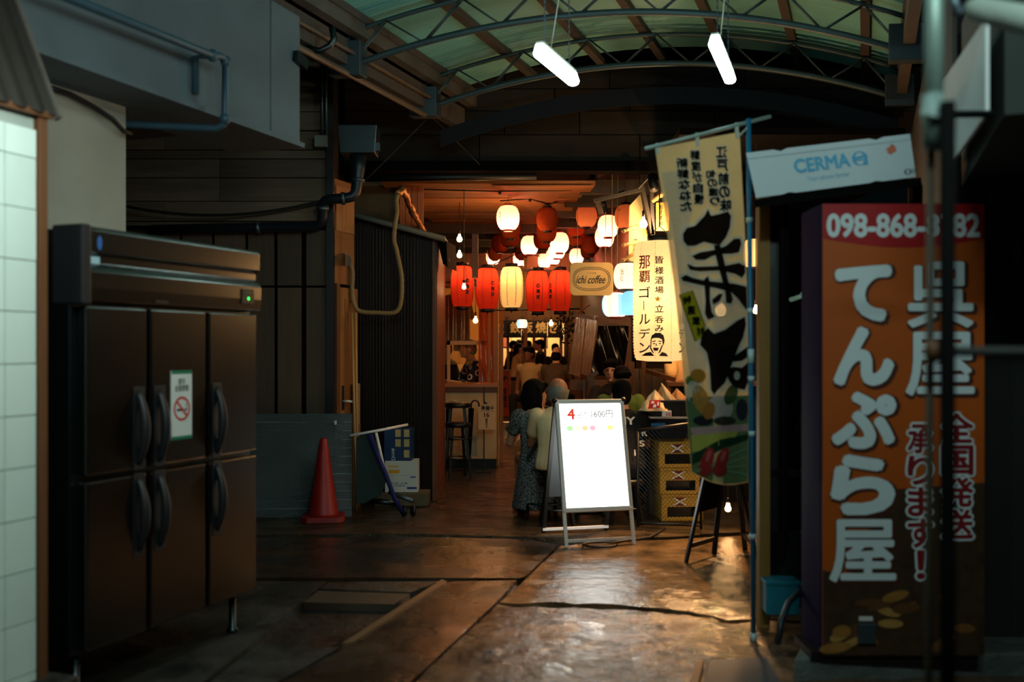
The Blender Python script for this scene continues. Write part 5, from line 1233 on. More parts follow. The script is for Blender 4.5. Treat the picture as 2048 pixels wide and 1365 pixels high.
for j, (tx0, tx1, bx0, bx1) in enumerate(((1152,1172,1137,1160),(1173,1196,1162,1180))):
    def gf(u, v, tx0=tx0, tx1=tx1, bx0=bx0, bx1=bx1):
        px = (bx0+(bx1-bx0)*u)*(1-v)+(tx0+(tx1-tx0)*u)*v; py = (748+6*u)*(1-v)+632*v
        p = P(px, py, 10.9); p.y += .012*math.sin(u*40)+.008*math.sin(u*97+v*3); return p
    MB().grid(60, 8, gf).build('vinyl_strip', gm, gc, True)
MB().bar(P(1148,630,10.9), P(1262,650,10.9), .03, .04).build('curtain_rail', K['brownwood'], gc)
dk = thing('dark_tarp', 'dark plastic sheet with long shiny folds beside the strip curtain', 'curtain')
def df(u, v):
    p = P(1196+(62-10*(1-v))*u-14*(1-v)*(1-u), 752-100*v, 11.1); p.y += .05*math.sin(u*7+v*6)+.006*math.sin(u*31+v*16); return p
MB().grid(40, 20, df).build('tarp_sheet', M('black_vinyl', (14,9,7), .22, spec=.5), dk, True)
bx = thing('wooden_ledge', 'small timber ledge below the strip curtain', 'ledge')
MB().bar(P(1180,752,10.8), P(1196,745,10.8), .05, .04).build('ledge_board', K['beamwood'], bx); MB().bar(P(1184,775,10.8), P(1184,755,10.8), .06, .05).build('ledge_post', K['beamwood'], bx)
for x in (1168,): MB().bar(P(x,760,10.85), P(x,960,10.6), .02, .02).build('ledge_leg', K['beamwood'], bx)
MB().box(X(1140,11), X(1290,11), 10.95, 11.0, ZZ(780,11), ZZ(760,11)).build('ledge_rail', K['brownwood'], bx)
# leafy branch hanging by the strip curtain
br = thing('leafy_branch', 'dark leafy branch hanging beside the strip curtain', 'plant')
MB().tube([P(1180,610,11.3), P(1150,630,11.3), P(1135,660,11.3), P(1132,690,11.3)], .008, 6).tube([P(1150,630,11.3), P(1120,665,11.3)], .005, 5).build('stem', K['brownwood'], br)
m = MB()
for k in range(150):
    c_ = P(random.gauss(1137,13), random.gauss(652,20), random.uniform(11.2,11.5)); a_ = Vector((random.uniform(-1,1),random.uniform(-1,1),random.uniform(-1,.4))).normalized()*random.uniform(.02,.05); b_ = a_.cross(Vector((random.random(),random.random(),random.random()))).normalized()*.012
    m.add([c_-a_, c_+b_, c_+a_, c_-b_], [(0,1,2,3)])
tag(m.build('foliage', M('leaf_dark_green', (30,36,18), .5, var=.4), br), kind='stuff')
# lit board, posters and bamboo of the stall on the right
lbd = thing('lit_board', 'brightly lit cream board hung slanting above the stall', 'sign')
pq = [(1259,412),(1281,388),(1300,500),(1300,560),(1258,560),(1258,470)]
MB().prism(pq, lambda p: P(p[0],p[1],10.0), lambda p: P(p[0],p[1],10.0)+Vector((.0,.04,0))).build('board_face', M('cream_board', (240,214,150), .6, var=.1), lbd)
MB().bar(P(1283,384,9.95), P(1304,470,9.95), .03, .03).build('board_edge', K['beamwood'], lbd)
text('酒\n場', K['blackink'], lbd, lambda x, y: P(x, y, 9.985), box=(1266,1276,512,478))
pst2 = thing('paper_poster', 'tall cream paper poster with black brush writing above the big lantern', 'poster')
MB().prism([(1312,406),(1338,404),(1338,462),(1312,462)], lambda p: P(p[0],p[1],9.9), lambda p: P(p[0],p[1],9.92)).build('poster_sheet', M('poster_cream', (240,180,80), .7), pst2); text('お\nす\nす\nめ', K['blackink'], pst2, lambda x, y: P(x, y, 9.885), bold=.03, box=(1318,1326,452,410))
for k, (xa, ya, xb, yb) in enumerate(((1246,463,1275,452),(1246,491,1275,484),(1246,521,1300,488))):
    b_ = thing('bamboo_rod', ('pale bamboo end, uppermost of three by the lit board','pale bamboo end, middle of three by the lit board','pale bamboo end, lowest of three by the lit board')[k], 'bamboo'); 
    MB().tube([P(xa,ya,9.7), P(xb,yb,9.9)], .017, 10).build('bamboo_cane', M('bamboo_pale', (230,180,110), .5) if k == 0 else bpy.data.materials['bamboo_pale'], b_, True)
    MB().tube([P(xa,ya,9.7), P(xa+1.5,ya-.5,9.71)], .02, 10).build('bamboo_node', bpy.data.materials['bamboo_pale'], b_, True)
b_ = thing('bamboo_rod.003', 'bamboo pole with rope turns sloping above the paper poster', 'bamboo'); MB().tube([P(1306,402,9.8), P(1345,372,9.6)], .022, 10).build('bamboo_cane', bpy.data.materials['bamboo_pale'], b_, True)
for k in range(3): MB().tube([P(1312+9*k,399-7*k,9.775), P(1314+9*k,397.4-7*k,9.77)], .025, 10).build('rope_turn', K['rope'], b_, True)
sl = thing('spot_can', 'black can spotlight fixed on the frame over the stall', 'light')
MB().tube([P(1303,352,9.7), P(1308,378,9.6)], [.04,.05], 12).build('lamp_can', K['black'], sl, True); MB().bar(P(1276,376,9.8), P(1305,345,9.7), .025, .025).build('lamp_arm', K['beamwood'], sl)
fr2 = struct('trim_11', 'timber frame of the stall roof on the right', 'frame')
MB().box(1.45, 3.4, 8.6, 10.3, 3.3, 3.36).build('stall_roof', K['matblack'], fr2)
for a, b in (((1284,372),(1306,470)),((1303,380),(1306,470)),((1296,480),(1345,478)),((1188,402),(1282,380))): MB().bar(P(a[0],a[1],9.9), P(b[0],b[1],9.9), .035, .035).build('frame_timber', K['beamwood'], fr2)
spk = thing('loudspeaker', 'small black loudspeaker tilted among the lanterns', 'speaker', P(1204,414,10.3)); m3 = Matrix.Rotation(.5,3,'Z')@Matrix.Rotation(-.35,3,'Y')
MB().cbox((0,0,0), (.075,.09,.15), m3).build('speaker_case', K['black'], spk, bev=.01); MB().tube([m3@Vector((0,-.046,.02)), m3@Vector((0,-.052,.02))], .026, 12).build('speaker_cone', K['greyplastic'], spk, True); MB().tube([(0,0,.07),(.25,.2,.2)], .008, 6).build('bracket', K['steeldark'], spk)

# ------------------------------------------------------------------ lanterns
paper_red = paper('lantern_red', (214,58,30), .05, .7); paper_glow = paper('lantern_glow', (246,146,112), .04, .75); paper_dim = paper('lantern_unlit', (186,84,46), 0, .4); paper_or = paper('lantern_orange', (228,122,66), .12, .6)
paper_cream = paper('lantern_cream', (252,214,136), .3, .7); paper_white = paper('lantern_white', (250,236,214), .5, .7); paper_blue = paper('lantern_blue', (150,210,236), .45, .7); paper_big = paper('lantern_big', (255,226,172), .36, .7)
rimr = M('rim_red', (150,30,16), .5); rimk = M('rim_black', (16,13,11), .5); ribm = M('rib_line', (120,24,14), .6)
def ribbed(r, h, n, neck, power=2.6):
    pr = []
    for i in range(n*2+1):
        z = -h/2+h*i/(n*2); q_ = abs(2*z/h); rr = neck+(r-neck)*(1-q_**power)**(1/power) if q_ < 1 else neck
        pr.append((rr*(1.0 if i % 2 else .97), z))
    return pr
def lantern(label, p, r, h, mat, rim, group=None, n=11, neck=.5, power=2.2, energy=0, col=WARM, cord=None, seg=24, sc=(1,1), name='paper_lantern', bz=-.16):
    o = thing(name, label, 'lantern', p, random.uniform(-.6,.6), group)
    MB().lathe([(.001,-h/2)]+ribbed(r, h, n, r*neck, power)[0:0]+ribbed(r, h, n, r*neck, power), seg, sc=sc).build('paper_shell', mat, o, True)
    for s_ in (-1, 1):
        MB().lathe([(r*neck*.82, -.012), (r*neck*1.03, -.014), (r*neck*1.03, .014), (r*neck*.82, .012)], seg, (0,0,s_*h/2), sc).build('rim', rim, o, True)
    z1 = cord if cord is not None else .12
    MB().tube([(-r*neck*.9,0,h/2), (0,0,h/2+.05), (r*neck*.9,0,h/2)], .003, 5).tube([(0,0,h/2+.05), (0,0,h/2+z1)], .003, 5).build('cord', K['cable'], o)
    if energy: lamp('lantern_bulb', 'POINT', (0,0,bz*h), energy, col, r*.16, parent=o)
    return o
# small round lanterns, lit and unlit: (px, py, width in px, state, label)
D_ = .262*F
small = [(1016,436,47,'g','glowing round lantern hung lowest on the left, nearest the viewer'),(1094.5,439,45,'o','unlit orange-brown round lantern right of the nearest glowing one'),(1173,432.5,43,'r','orange round lantern with a dark bulb stain, left of the loudspeaker'),(1251.5,433.6,45,'r','orange round lantern with small writing, nearest the lit board'),(1216,453,42,'g','glowing white round lantern below the loudspeaker'),
 (1021,457,41,'o','brown unlit lantern right behind the nearest glowing one'),(1020,474,39,'o','brown unlit lantern second behind the nearest glowing one'),(1000,487,35,'o','brown unlit lantern with a bright lower rim, left string'),(989.5,505,30,'o','small brown unlit lantern low on the left string'),(986,515,28,'g','small glowing lantern peeking out below the left brown ones'),
 (1059,491,36,'g','glowing peach lantern in the middle of the second string'),(1043,504,29,'o','small brown lantern behind the glowing middle one'),(1040,518,28,'g','small glowing lantern under the brown one in the second string'),(1093,462,42,'o','brown lantern right behind the unlit orange-brown one'),(1085,479,37,'o','brown lantern second behind the unlit orange-brown one'),
 (1119,486,39,'g','large glowing lantern in the bright cluster above the red row'),(1113.6,500,34,'g','glowing lantern second in the bright cluster'),(1106,514,30,'g','glowing lantern third in the bright cluster'),(1089,521.5,27,'g','smallest glowing lantern at the foot of the bright cluster'),(1152,454,38,'o','brown lantern behind the orange one with the bulb stain'),(1153,473,37,'o','brown lantern below it on the third string'),
 (1153,513,29,'g','glowing lantern just above the coffee sign'),(1209,474,39,'g','peach glowing lantern under the white one, with writing'),(1182,490,35,'o','dark brown lantern between the strings above the coffee sign'),(1176,501,31,'o','dark brown lantern lower, above the coffee sign'),(1133,524,25,'o','darkest small lantern at the left edge of the coffee sign')]
for i, (px, py, wpx, st, lb) in enumerate(small):
    d = D_/wpx; p = P(px, py, d)
    o = lantern(lb, p, .131, .275, {'g': paper_glow, 'o': paper_dim, 'r': paper_or}[st], rimr if st == 'g' else rimk, 'round lanterns on strings', 10, .40, 2.0, energy={'g': 10, 'o': 0, 'r': .5}[st], col=(1,.84,.72), bz=-.28, cord=(cz+.46 if d > 13.75 or px > 1190 or p.z > cz-.16 else cz-.03)-p.z-.1375, seg=22)
    if st in 'ro' and i < 6: MB().lathe([(.014,.06),(.02,.02),(.026,-.02),(.016,-.05),(.0,-.055)][::-1], 10).build('bulb', M('dark_bulb', (120,70,40), .4) if 'dark_bulb' not in bpy.data.materials else bpy.data.materials['dark_bulb'], o, True)
    wrapf = lambda r_, a0: (lambda x, z: Vector((math.sin(a0+x/r_)*(r_+.0025), -math.cos(a0+x/r_)*(r_+.0025), z)))
    if i in (0, 3, 4, 22): text('酒\n場\n通', K['blackink'] if i != 0 else ribm, o, wrapf(.131, -.75-o.rotation_euler[2] if i == 0 else .75-o.rotation_euler[2]), box=(-.018,.018,-.06,.06))
# cords that carry them
for k, (pts, lb) in enumerate((([(1000,402,11.2),(1060,398,11.2),(1095,408,11.5),(1150,398,11.8),(1172,396,12),(1250,392,11.3)],'black cord carrying the front row of round lanterns'),([(840,379,10.6),(1000,383,10.6),(1145,381,10.6)],'thin black cable sagging under the ceiling boards'),([(970,470,15),(1050,468,15),(1150,440,13),(1240,420,11.5)],'black cord carrying the middle lanterns'),([(920,560,11.4),(1040,505,17),(1080,513,17)],'thin cord running to the far lanterns'))):
    c_ = thing('lantern_cord', lb, 'cable'); MB().tube([P(*p) for p in pts], .007, 6).build('cord_run', K['cable'], c_, True)
    m = MB(); 
    for p in pts[1:-1]: m.ell(P(*p)+Vector((0,0,-.015)), (.018,.018,.022), 8, 6)
    m.build('cord_clip', K['black'], c_, True)
# row of five long lanterns
DR_ = 11.2; five = [(924.6,573,'r','leftmost long red lantern, partly behind a bare bulb'),(974.5,577.5,'r','second long red lantern from the left'),(1023,575,'c','long cream lantern between the red ones'),(1075,583,'r','long red lantern right of the cream one'),(1120,582,'r','rightmost long red lantern touching the coffee sign')]
for px, py, st, lb in five:
    o = lantern(lb, P(px,py,DR_), .133, .46, paper_red if st == 'r' else paper_cream, rimk, 'row of long lanterns', 26, .52, 2.6, energy=2.5 if st == 'r' else 2.0, col=(1,.72,.45), cord=.2, seg=32, name='long_lantern', bz=.30)
    o.rotation_euler = (0,0,0)
    for k in range(8):
        a_ = 2*math.pi*(k+.5)/8; pr = ribbed(.1345, .45, 10, .133*.53, 2.6)
        MB().tube([(r_*math.cos(a_), r_*math.sin(a_), z) for r_, z in pr], .0028, 4).build('rib', ribm if st == 'r' else K['brownwood'], o)
    for s_ in (-1, 1): MB().lathe([(.066,-.022),(.072,-.022),(.072,.022),(.066,.022)], 24, (0,0,s_*.245)).build('end_band', rimk, o, True)
    MB().tube([(0,0,-.26),(0,0,-.285)], [.012,.006], 6).build('tail_knob', rimk, o)
    if st == 'r':
        for a0 in (.48 if px < 1000 else .02 if px < 1100 else -.95,):
            for k, ch in enumerate('の海波'): text(ch, K['blackink'], o, (lambda x, z, a0=a0: Vector((math.sin(a0+x/.134)*.1368, -math.cos(a0+x/.134)*.1368, z))), bold=.05, box=(-.022,.022,.03-.062*k,.08-.062*k), fine=1)
rl = struct('trim_12', 'rail from which the row of long lanterns hangs', 'rail'); MB().bar(P(890,536,DR_), P(1160,545,DR_), .03, .03).build('rail_timber', K['brownwood'], rl); MB().bar(P(885,566,DR_+.3), P(1000,560,DR_+.3), .02, .02).build('rail_pole', K['black'], rl); MB().tube([P(960,621,DR_+.5), P(1160,618,DR_+.5)], .012, 6).build('rail_pole', K['black'], rl)
# string of bulbs at the left
for i, (px, py, d, lb) in enumerate(((919,479,11.6,'upper bare bulb glowing above the left red lantern'),(919,511,12.2,'lower bare bulb glowing above the left red lantern'),(928,575,10.7,'small bare bulb hanging in front of the left red lantern'))):
    bulb('hanging_bulb', lb, P(px,py,d), .034 if i < 2 else .024, 18, .8, Vector((P(px,py,d).x, d, cz+.3 if i else cz)), (255,220,160))
bulb('hanging_bulb', 'bare bulb glowing behind the clear curtain', P(951,642,13.3), .035, 22, 0, Vector((P(951,642,13.3).x, 13.3, 2.36)))
bulb('hanging_bulb', 'bare bulb before the pale character on the dark curtain', P(1102,648,DF-.6), .045, 20, 0, Vector((P(1102,640,DF-.6).x, DF-.6, cz+.45)))
bulb('hanging_bulb', 'stall bulb shining through the banner cloth', P(1441,622,8.2), .05, 45, 2, Vector((P(1441,622,8.2).x, 8.7, 3.3)))
bulb('hanging_bulb', 'small bulb in the gap right of the blue pole', P(1512,622,8.9), .03, 24, .5, Vector((P(1512,622,8.9).x, 8.9, 3.3)))
bulb('hanging_bulb', 'bright bare bulb in front of the lit cream board', P(1287,449,9.75), .04, 30, 2, P(1287,420,9.75))
# striped and white lanterns near the stall
o = lantern('striped white and pale blue round lantern left of the big lantern', P(1231,610,10), .133, .245, paper_white, rimr, None, 11, .48, 2.2, 1.0, (1,.8,.6), seg=32); o.rotation_euler = (0,0,0)
for k in range(3):
    a0 = .45+2.1*k; MB().grid(8, 14, lambda u, v, a0=a0: (lambda r_, a: Vector((math.sin(a)*r_, -math.cos(a)*r_, -.118+.236*v)))(.0655+(.1355-.0655)*max(0, 1-abs(2*v-1)**2.2)**(1/2.2)+.001, a0-.35+.7*u)).build('blue_stripe', paper_blue, o, True)
MB().grid(8, 14, lambda u, v: (lambda r_, a: Vector((math.sin(a)*r_, -math.cos(a)*r_, -.118+.236*v)))(.0655+(.1355-.0655)*max(0, 1-abs(2*v-1)**2.2)**(1/2.2)+.001, -.75+.4*u)).build('pink_stripe', paper('lantern_pink', (244,206,196), .7, .7), o, True)
o = lantern('pale blue lantern half hidden behind the big lantern', P(1268,607,9.9), .133, .245, paper_blue, rimr, None, 11, .48, 2.2, .7, (.8,.9,1), seg=28)
o = lantern('white lantern with curved writing between the coffee sign and the big lantern', P(1254,553,9.9), .135, .26, paper_white, rimk, None, 13, .5, 2.2, .9, (1,.75,.5), seg=28); o.rotation_euler = (0,0,0); text('酒\n処', K['blackink'], o, lambda x, z: Vector((math.sin(-.5+x/.137)*.139, -math.cos(-.5+x/.137)*.139, z)), box=(-.02,.02,-.06,.06))
lantern('tall cream lantern seen in the gap right of the blue pole', P(1513,507,9.2), .12, .26, paper_big, rimk, None, 12, .6, 2.6, .8, WARM, cord=3.3-P(1513,507,9.2).z-.13)
o = lantern('tiny white and pink lantern hanging far down the alley', P(1044,648,15), .083, .135, paper_white, rimk, None, 9, .5, 2.2, .4, (1,.85,.7), cord=cz+.45-P(1044,648,15).z-.07, seg=24); o.rotation_euler = (0,0,0)
MB().grid(6, 10, lambda u, v: (lambda r_, a: Vector((math.sin(a)*r_, -math.cos(a)*r_, -.064+.128*v)))(.042+(.0845-.042)*max(0, 1-abs(2*v-1)**2.2)**(1/2.2)+.001, -1.2+.7*u)).build('blue_stripe', paper_blue, o, True)
MB().grid(6, 10, lambda u, v: (lambda r_, a: Vector((math.sin(a)*r_, -math.cos(a)*r_, -.064+.128*v)))(.042+(.0845-.042)*max(0, 1-abs(2*v-1)**2.2)**(1/2.2)+.001, .3+.7*u)).build('pink_stripe', bpy.data.materials['lantern_pink'], o, True)
# the big lantern
DB = 9.1; bl = thing('big_lantern', 'big cream paper lantern with red and black writing and a portrait', 'lantern', P(1319,603,DB))
RB, HB = .242, 1.10
pr = ribbed(RB, HB, 40, RB*.45, 7)
MB().lathe(pr, 40).build('paper_shell', paper_big, bl, True)
MB().lathe([(.10,-.03),(.112,-.03),(.112,.045),(.10,.045)], 28, (0,0,HB/2+.0)).build('top_rim', rimk, bl, True); MB().lathe([(.10,-.02),(.112,-.02),(.112,.02),(.10,.02)], 28, (0,0,-HB/2)).build('bottom_rim', rimk, bl, True)
MB().tube([(-.1,0,HB/2+.04),(0,0,HB/2+.14),(.1,0,HB/2+.04)], .006, 6).build('handle', K['steeldark'], bl, True); MB().tube([(0,0,HB/2+.13),(0,0,HB/2+.5)], .006, 5).build('cord', K['cable'], bl)
for k in range(10):
    a_ = 2*math.pi*k/10; MB().tube([(r_*1.003*math.cos(a_), r_*1.003*math.sin(a_), z) for r_, z in ribbed(RB, HB, 20, RB*.45, 7)], .0016, 4).build('rib', M('rib_tan', (210,170,110), .7) if k == 0 else bpy.data.materials['rib_tan'], bl)
lamp('lantern_bulb', 'POINT', (0,0,.05), 5.5, (1,.72,.44), .08, parent=bl)
zb = lambda py: (603-py)/F*DB; xb = lambda px: (px-1319)/F*DB
def bw_(px, py, off=.004): # image column to angle on the drum
    a_ = math.asin(max(-.98, min(.98, xb(px)/RB))); r_ = RB*1.0+off; return Vector((math.sin(a_)*r_, -math.cos(a_)*r_, zb(py)))
redk = M('lantern_redink', (190,20,14), .6); blk = K['blackink']
for ch, y0_, y1_, mt in (('那',515,541,redk),('覇',545,568,redk),('ゴ',576,598,blk),('|',604,622,blk),('ル',630,650,blk),('デ',658,678,blk),('ン',686,706,blk)):
    text(ch, mt, bl, bw_, bold=.012, box=(1275,1294,y1_,y0_) if ch != '|' else (1282.3,1283.7,y1_,y0_), fine=1)
    if ch in 'ゴ|ルデン': text(ch, blk, bl, bw_, bold=.02, box=(1350,1364,y1_,y0_) if ch != '|' else (1358,1359.5,y1_,y0_), fine=1)
for ch, y0_, y1_ in (('皆',517,532),('様',538,553),('酒',557,572),('場',576,590),('立',612,627),('呑',634,648),('み',652,665)): text(ch, blk, bl, bw_, bold=.02, box=(1303,1319,y1_,y0_), fine=1)
patch([[(1308+7*(1 if k % 2 == 0 else .42)*math.sin(k*math.pi/5), 601-7*(1 if k % 2 == 0 else .42)*math.cos(k*math.pi/5)) for k in range(10)]], M('star_gold', (230,190,60), .6), bl, bw_, 'star', 1)
hairp = [(1295,680),(1297,672),(1304,667),(1313,667),(1319,672),(1321,682),(1319,692),(1317,688),(1316,680),(1310,677),(1301,677)]
patch([hairp], blk, bl, lambda x, y: bw_(x,y,.005), 'portrait_hair', 1)
patch([[(1279,712),(1286,706),(1295,704),(1302,712)],[(1310,712),(1316,704),(1324,707),(1328,713)]], blk, bl, bw_, 'portrait_suit', 1)
patch([[(1295,680),(1297,679),(1296,696),(1301,706),(1299,707),(1294,698)],[(1316,690),(1318,691),(1313,704),(1309,708),(1309,706)],[(1298,683),(1304,682),(1304,684),(1298,685)],[(1309,682),(1315,683),(1315,685),(1309,684)],[(1299,687),(1303,687),(1303,689),(1299,689)],[(1310,687),(1314,687),(1314,689),(1310,689)],[(1305,686),(1307,692),(1304,692)],[(1299,696),(1310,696),(1308,702),(1301,702)]], blk, bl, bw_, 'portrait_face', 1)
# coffee sign
cfs = thing('coffee_sign', 'cream rounded sign reading ichi coffee hung on cords', 'sign', P(1183,558.5,9.9)); DC = 9.9
w2, h2 = 43/F*DC, 33/F*DC
rr = [(math.copysign(w2-.05,c)+.05*math.cos(a_), math.copysign(h2-.05,s_)+.05*math.sin(a_)) for (c, s_, a0) in ((1,1,0),(-1,1,90),(-1,-1,180),(1,-1,270)) for a_ in [R(a0+15*k) for k in range(7)]]
MB().prism(rr, lambda p: Vector((p[0], -.012, p[1])), lambda p: Vector((p[0], .012, p[1]))).build('sign_plate', M('coffee_cream', (250,206,124), .5, var=.05), cfs, bev=.003)
inkb = M('coffee_ink', (50,34,20), .6)
for w_, h_ in ((.187,.118),(.172,.102)): patch(ringpolys(0,0,w_,h_,.005,48,2.6), inkb, cfs, flat(-.0135), 'oval_line')
text('ichi coffee', inkb, cfs, lambda x, z: Vector((x+(z+.0)*.25, -.014, z)), bold=.008, box=(-.145,.14,-.045,.035)); text('くつろぎ', inkb, cfs, flat(-.014), box=(-.045,.045,.05,.066))
for s_ in (-1, 1): MB().tube([(s_*.14,0,h2-.01),(s_*.14,.0,h2+.5)], .003, 5).build('cord', K['rope'], cfs)
MB().tube([(.12*math.cos(t*.6)*.1,0,h2+.03+.015*math.sin(t*.6)) for t in range(11)], .003, 5).build('hook', K['steeldark'], cfs)
for k, px in enumerate((1225,1236,1279)):
    c_ = thing('rope', ('pale cord hanging right of the coffee sign, nearer the sign','pale cord hanging right of the coffee sign, nearer the white lantern','dark cord hanging in front of the lit board')[k], 'cord'); MB().tube([Vector((P(px,500,10.4).x, 10.4, 3.62)), P(px-1,480 if k < 2 else 560,10.4), P(px-2,590,10.4)], .004, 5).build('cord_run', K['rope'] if k < 2 else K['cable'], c_)
    MB().ell(P(px-2,590,10.4), (.007,.007,.01), 6, 4).build('cord_knot', K['cable'], c_)

# ------------------------------------------------------------------ crates, cart and bags on the right
yel = M('crate_yellow', (190,148,52), .5, var=.12, dirt=.2); DCt = 8.35
crate_lab = ('yellow beer crate at the top of its stack', 'yellow beer crate in the middle of its stack', 'yellow beer crate at the bottom of its stack')
def crate():
    o = thing('beer_crate', crate_lab[2], 'crate', (0,0,0), 0, 'stack of yellow beer crates'); w_, h_, dp = .36, .222, .30
    m = MB(); t = .012
    m.box(0,w_,0,t,.12,h_-.018).box(0,w_,0,t,0,.035).box(0,.055,0,t,.035,.12).box(w_-.055,w_,0,t,.035,.12)
    m.box(0,w_,dp-t,dp,0,h_).box(0,t,0,dp,0,h_).box(w_-t,w_,0,dp,0,h_).box(0,w_,0,dp,0,t); m.build('crate_shell', yel, o, bev=.003)
    m = MB(); m.box(-.006,w_+.006,-.006,t,h_-.018,h_).box(-.006,w_+.006,dp-t,dp+.006,h_-.018,h_).box(-.006,t,-.006,dp,h_-.018,h_).box(w_-t,w_+.006,-.006,dp,h_-.018,h_); m.build('top_rim', yel, o, bev=.003)
    MB().box(.02,w_-.02,.10,.28,.012,.19).build('bottles', K['black'], o, bev=.01)
    for x in (.085,.265):
        pass
    cx_, cz_ = .16, .165
    patch([[(cx_-.06,cz_+.035),(cx_+.06,cz_+.035),(cx_,cz_)],[(cx_-.06,cz_-.035),(cx_+.06,cz_-.035),(cx_,cz_)]], M('crest_red', (120,20,14), .6) if 'crest_red' not in bpy.data.materials else bpy.data.materials['crest_red'], o, flat(-.0015), 'crest')
    patch([[(cx_-.06,cz_+.03),(cx_-.045,cz_+.034),(cx_+.06,cz_-.03),(cx_+.045,cz_-.034)],[(cx_-.06,cz_-.03),(cx_-.045,cz_-.034),(cx_+.06,cz_+.03),(cx_+.045,cz_+.034)]], K['whiteink'], o, flat(-.002), 'crest')
    return o
c0 = crate(); c0.location = (X(1322,DCt), DCt, .0); c0.rotation_euler = (0,0,.06)
copy_tree(c0, None, Vector((X(1319,DCt), DCt, .223)), .05, crate_lab[1]); copy_tree(c0, None, Vector((X(1317,DCt), DCt, .446)), .07, crate_lab[0])
ca_ = thing('wire_cart', 'black rail fence with wire mesh in front of the yellow crates', 'fence', (0,0,0))
ra_, rb_ = P(1276,862,8.1), P(1402,845,8.0); ga, gb_ = Vector((ra_.x, ra_.y, .03)), Vector((rb_.x, rb_.y, .03))
MB().tube([ra_, rb_], .014, 8).build('top_rail', K['black'], ca_, True); MB().tube([ga, gb_], .012, 8).build('bottom_rail', K['black'], ca_, True)
for a, b in ((ra_,ga),(rb_,gb_)): MB().tube([a, Vector((b.x,b.y,0))], .012, 8).build('upright', K['black'], ca_, True)
m = MB(); n_ = 16
mp = lambda u, v: ra_.lerp(rb_,u)*v+ga.lerp(gb_,u)*(1-v)
for k in range(-22, n_+1):
    for sg in (1,-1):
        pts = []
        for j in range(23):
            u = (k+j)/n_ if sg == 1 else (k+22-j)/n_
            if 0 <= u <= 1: pts.append(mp(u, j/22))
        if len(pts) > 1: m.tube(pts, .0014, 3, False)
m.build('wire_mesh', K['steeldark'], ca_)
bc_ = thing('black_crate', 'black plastic crate full of bags above the yellow crates', 'crate', (X(1302,8.35), 8.3, .885)); w_ = .38
m = MB(); h_ = .135; m.box(0,w_,0,.01,0,h_).box(0,w_,.29,.3,0,h_).box(0,.01,0,.3,0,h_).box(w_-.01,w_,0,.3,0,h_).box(0,w_,0,.3,0,.01); m.build('crate_shell', K['black'], bc_, bev=.003)
MB().box(-.006,w_+.006,-.008,.308,h_-.02,h_).build('crate_rim', K['greyplastic'], bc_, bev=.004)
for k in range(5): MB().box(.04+.07*k,.05+.07*k,-.006,.0,.01,h_-.02).build('crate_rib', K['black'], bc_)
sb_ = thing('storage_box', 'grey-brown storage box standing behind the mesh under the black crate', 'box', (X(1304,8.45), 8.36, 0))
MB().box(0,.42,.31,.5,0,.66).build('box_body', M('box_brown', (84,66,52), .6, var=.5, vs=14), sb_, bev=.008); MB().box(-.01,.43,.30,.51,.66,.88).build('box_lid', M('box_dark', (40,44,56), .5), sb_, bev=.006); MB().box(-.02,.10,-.0,.1,.80,.825).build('blue_strip', M('blue_strip', (20,110,170), .5), sb_)
shf_ = thing('crate_shelf', 'thin shelf carrying the black crate over the yellow ones', 'shelf'); MB().box(X(1298,8.35), X(1404,8.35), 8.29, 8.64, .868, .884).build('shelf_board', M('shelf_pale', (190,176,160), .6), shf_); MB().box(X(1300,8.35), X(1304,8.35), 8.6, 8.63, 0, .868).build('shelf_leg', K['black'], shf_)
sp_ = thing('small_carton', 'small white packet with red marks leaning on the black crate', 'box', (X(1324,8.27), 8.26, .885)); MB().box(0,.078,0,.03,0,.05).build('packet_body', K['whiteplastic'], sp_, bev=.002)
text('510', K['red'], sp_, flat(-.0012), bold=.04, box=(.03,.072,.008,.034))
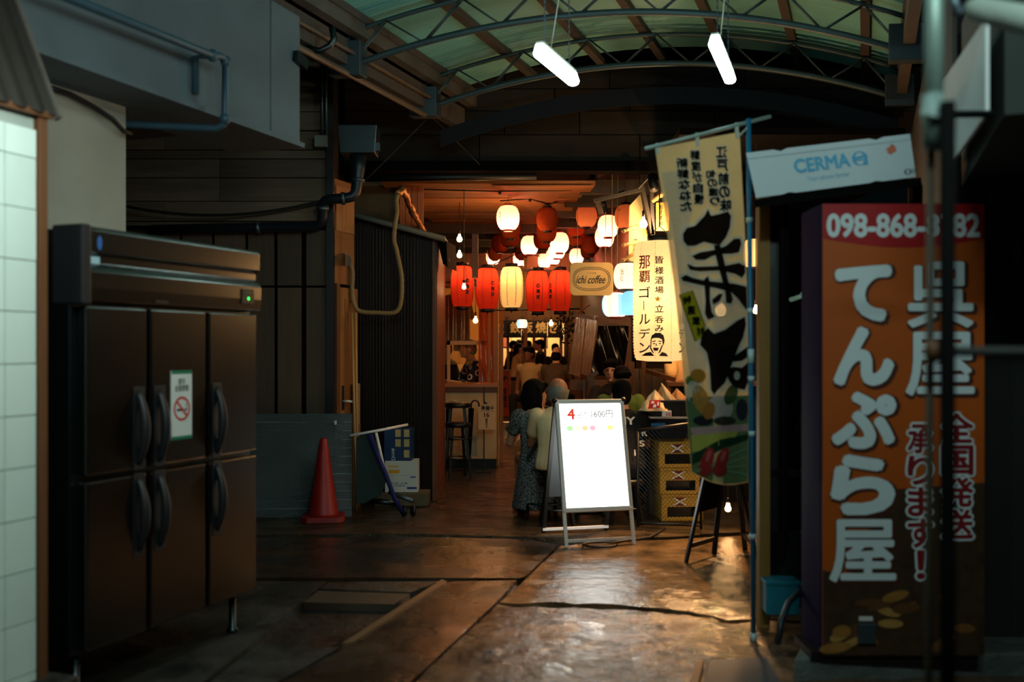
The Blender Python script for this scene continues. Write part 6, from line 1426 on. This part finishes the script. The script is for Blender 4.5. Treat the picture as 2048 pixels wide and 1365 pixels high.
def bag(name, label, cx_, base_y, d, w_, h_, mat, tip, prn=None):
    p = P(cx_, base_y, d); o = thing(name, label, 'bag', p)
    def bf(u, v):
        a_ = 2*math.pi*u; q_ = v; sq = (1-q_**2.2)*.5+ .5*(1-q_) ; sq = max(sq, .05)
        cr = 1+.13*math.sin(a_*5+v*6)+.08*math.sin(a_*9-v*11)
        return Vector((math.cos(a_)*w_/2*sq*cr+tip[0]*q_**1.5, math.sin(a_)*w_*.32*sq*cr+tip[1]*q_, h_*q_*(1+.04*math.sin(a_*3))))
    MB().grid(36, 16, bf).build('bag_film', mat, o, True)
    if prn: 
        fb_ = lambda x, z: Vector((x, -w_*.33*(1-(z/h_)**2*.6)-.004, z))
        patch([[(-.07,.02),(.03,.03),(.035,.095),(-.055,.09)]], K['red'], o, fb_, 'print', 2); patch([[(-.03,.03),(-.0,.035),(-.005,.06),(-.025,.055)],[(.005,.05),(.02,.045),(.022,.075),(.012,.08)],[(-.045,.065),(-.02,.065),(-.015,.08),(-.035,.085)]], K['whiteink'], o, lambda x, z: fb_(x,z)-Vector((0,.003,0)), 'print', 1)
    return o
film = M('white_film', (236,200,150), .4, var=.08, vs=12, bump=.4, bs=20); film2 = M('paper_bag', (214,150,92), .7, var=.12, bump=.4, bs=14)
bag('plastic_bag', 'crumpled plastic bag with a red print at the left of the black crate', 1310, 822, 8.33, .24, .17, film, (0,0), True)
bag('plastic_bag', 'white plastic bag tied to a tall point in the middle of the crate', 1343, 824, 8.42, .16, .235, film, (-.085,0))
bag('paper_bag', 'tan paper bag with a twisted top at the right of the black crate', 1360, 822, 8.5, .25, .185, film2, (-.03,0))
bag('paper_bag', 'small crumpled tan bag behind the pointed white one', 1326, 815, 8.55, .16, .17, film2, (-.02,0))
# power lead and small things on the floor
ex = thing('power_lead', 'black power lead coiled on the ground under the menu board', 'cord'); MB().tube([G(1200+34*math.cos(t*.5), 1093+5*math.sin(t*.5))+Vector((0,0,.012)) for t in range(12)]+[G(1300,1078)+Vector((0,0,.012)), G(1330,1060)+Vector((0,0,.012))], .008, 6).build('lead_run', K['cable'], ex, True)
pb_ = thing('curved_hose', 'dark hose bent over the plinth beside the orange sign', 'hose'); MB().tube([P(1600,1185,4.6), P(1578,1205,4.55), P(1562,1245,4.5), P(1556,1290,4.45)], .014, 8).build('hose_tube', K['darkpipe'], pb_, True)
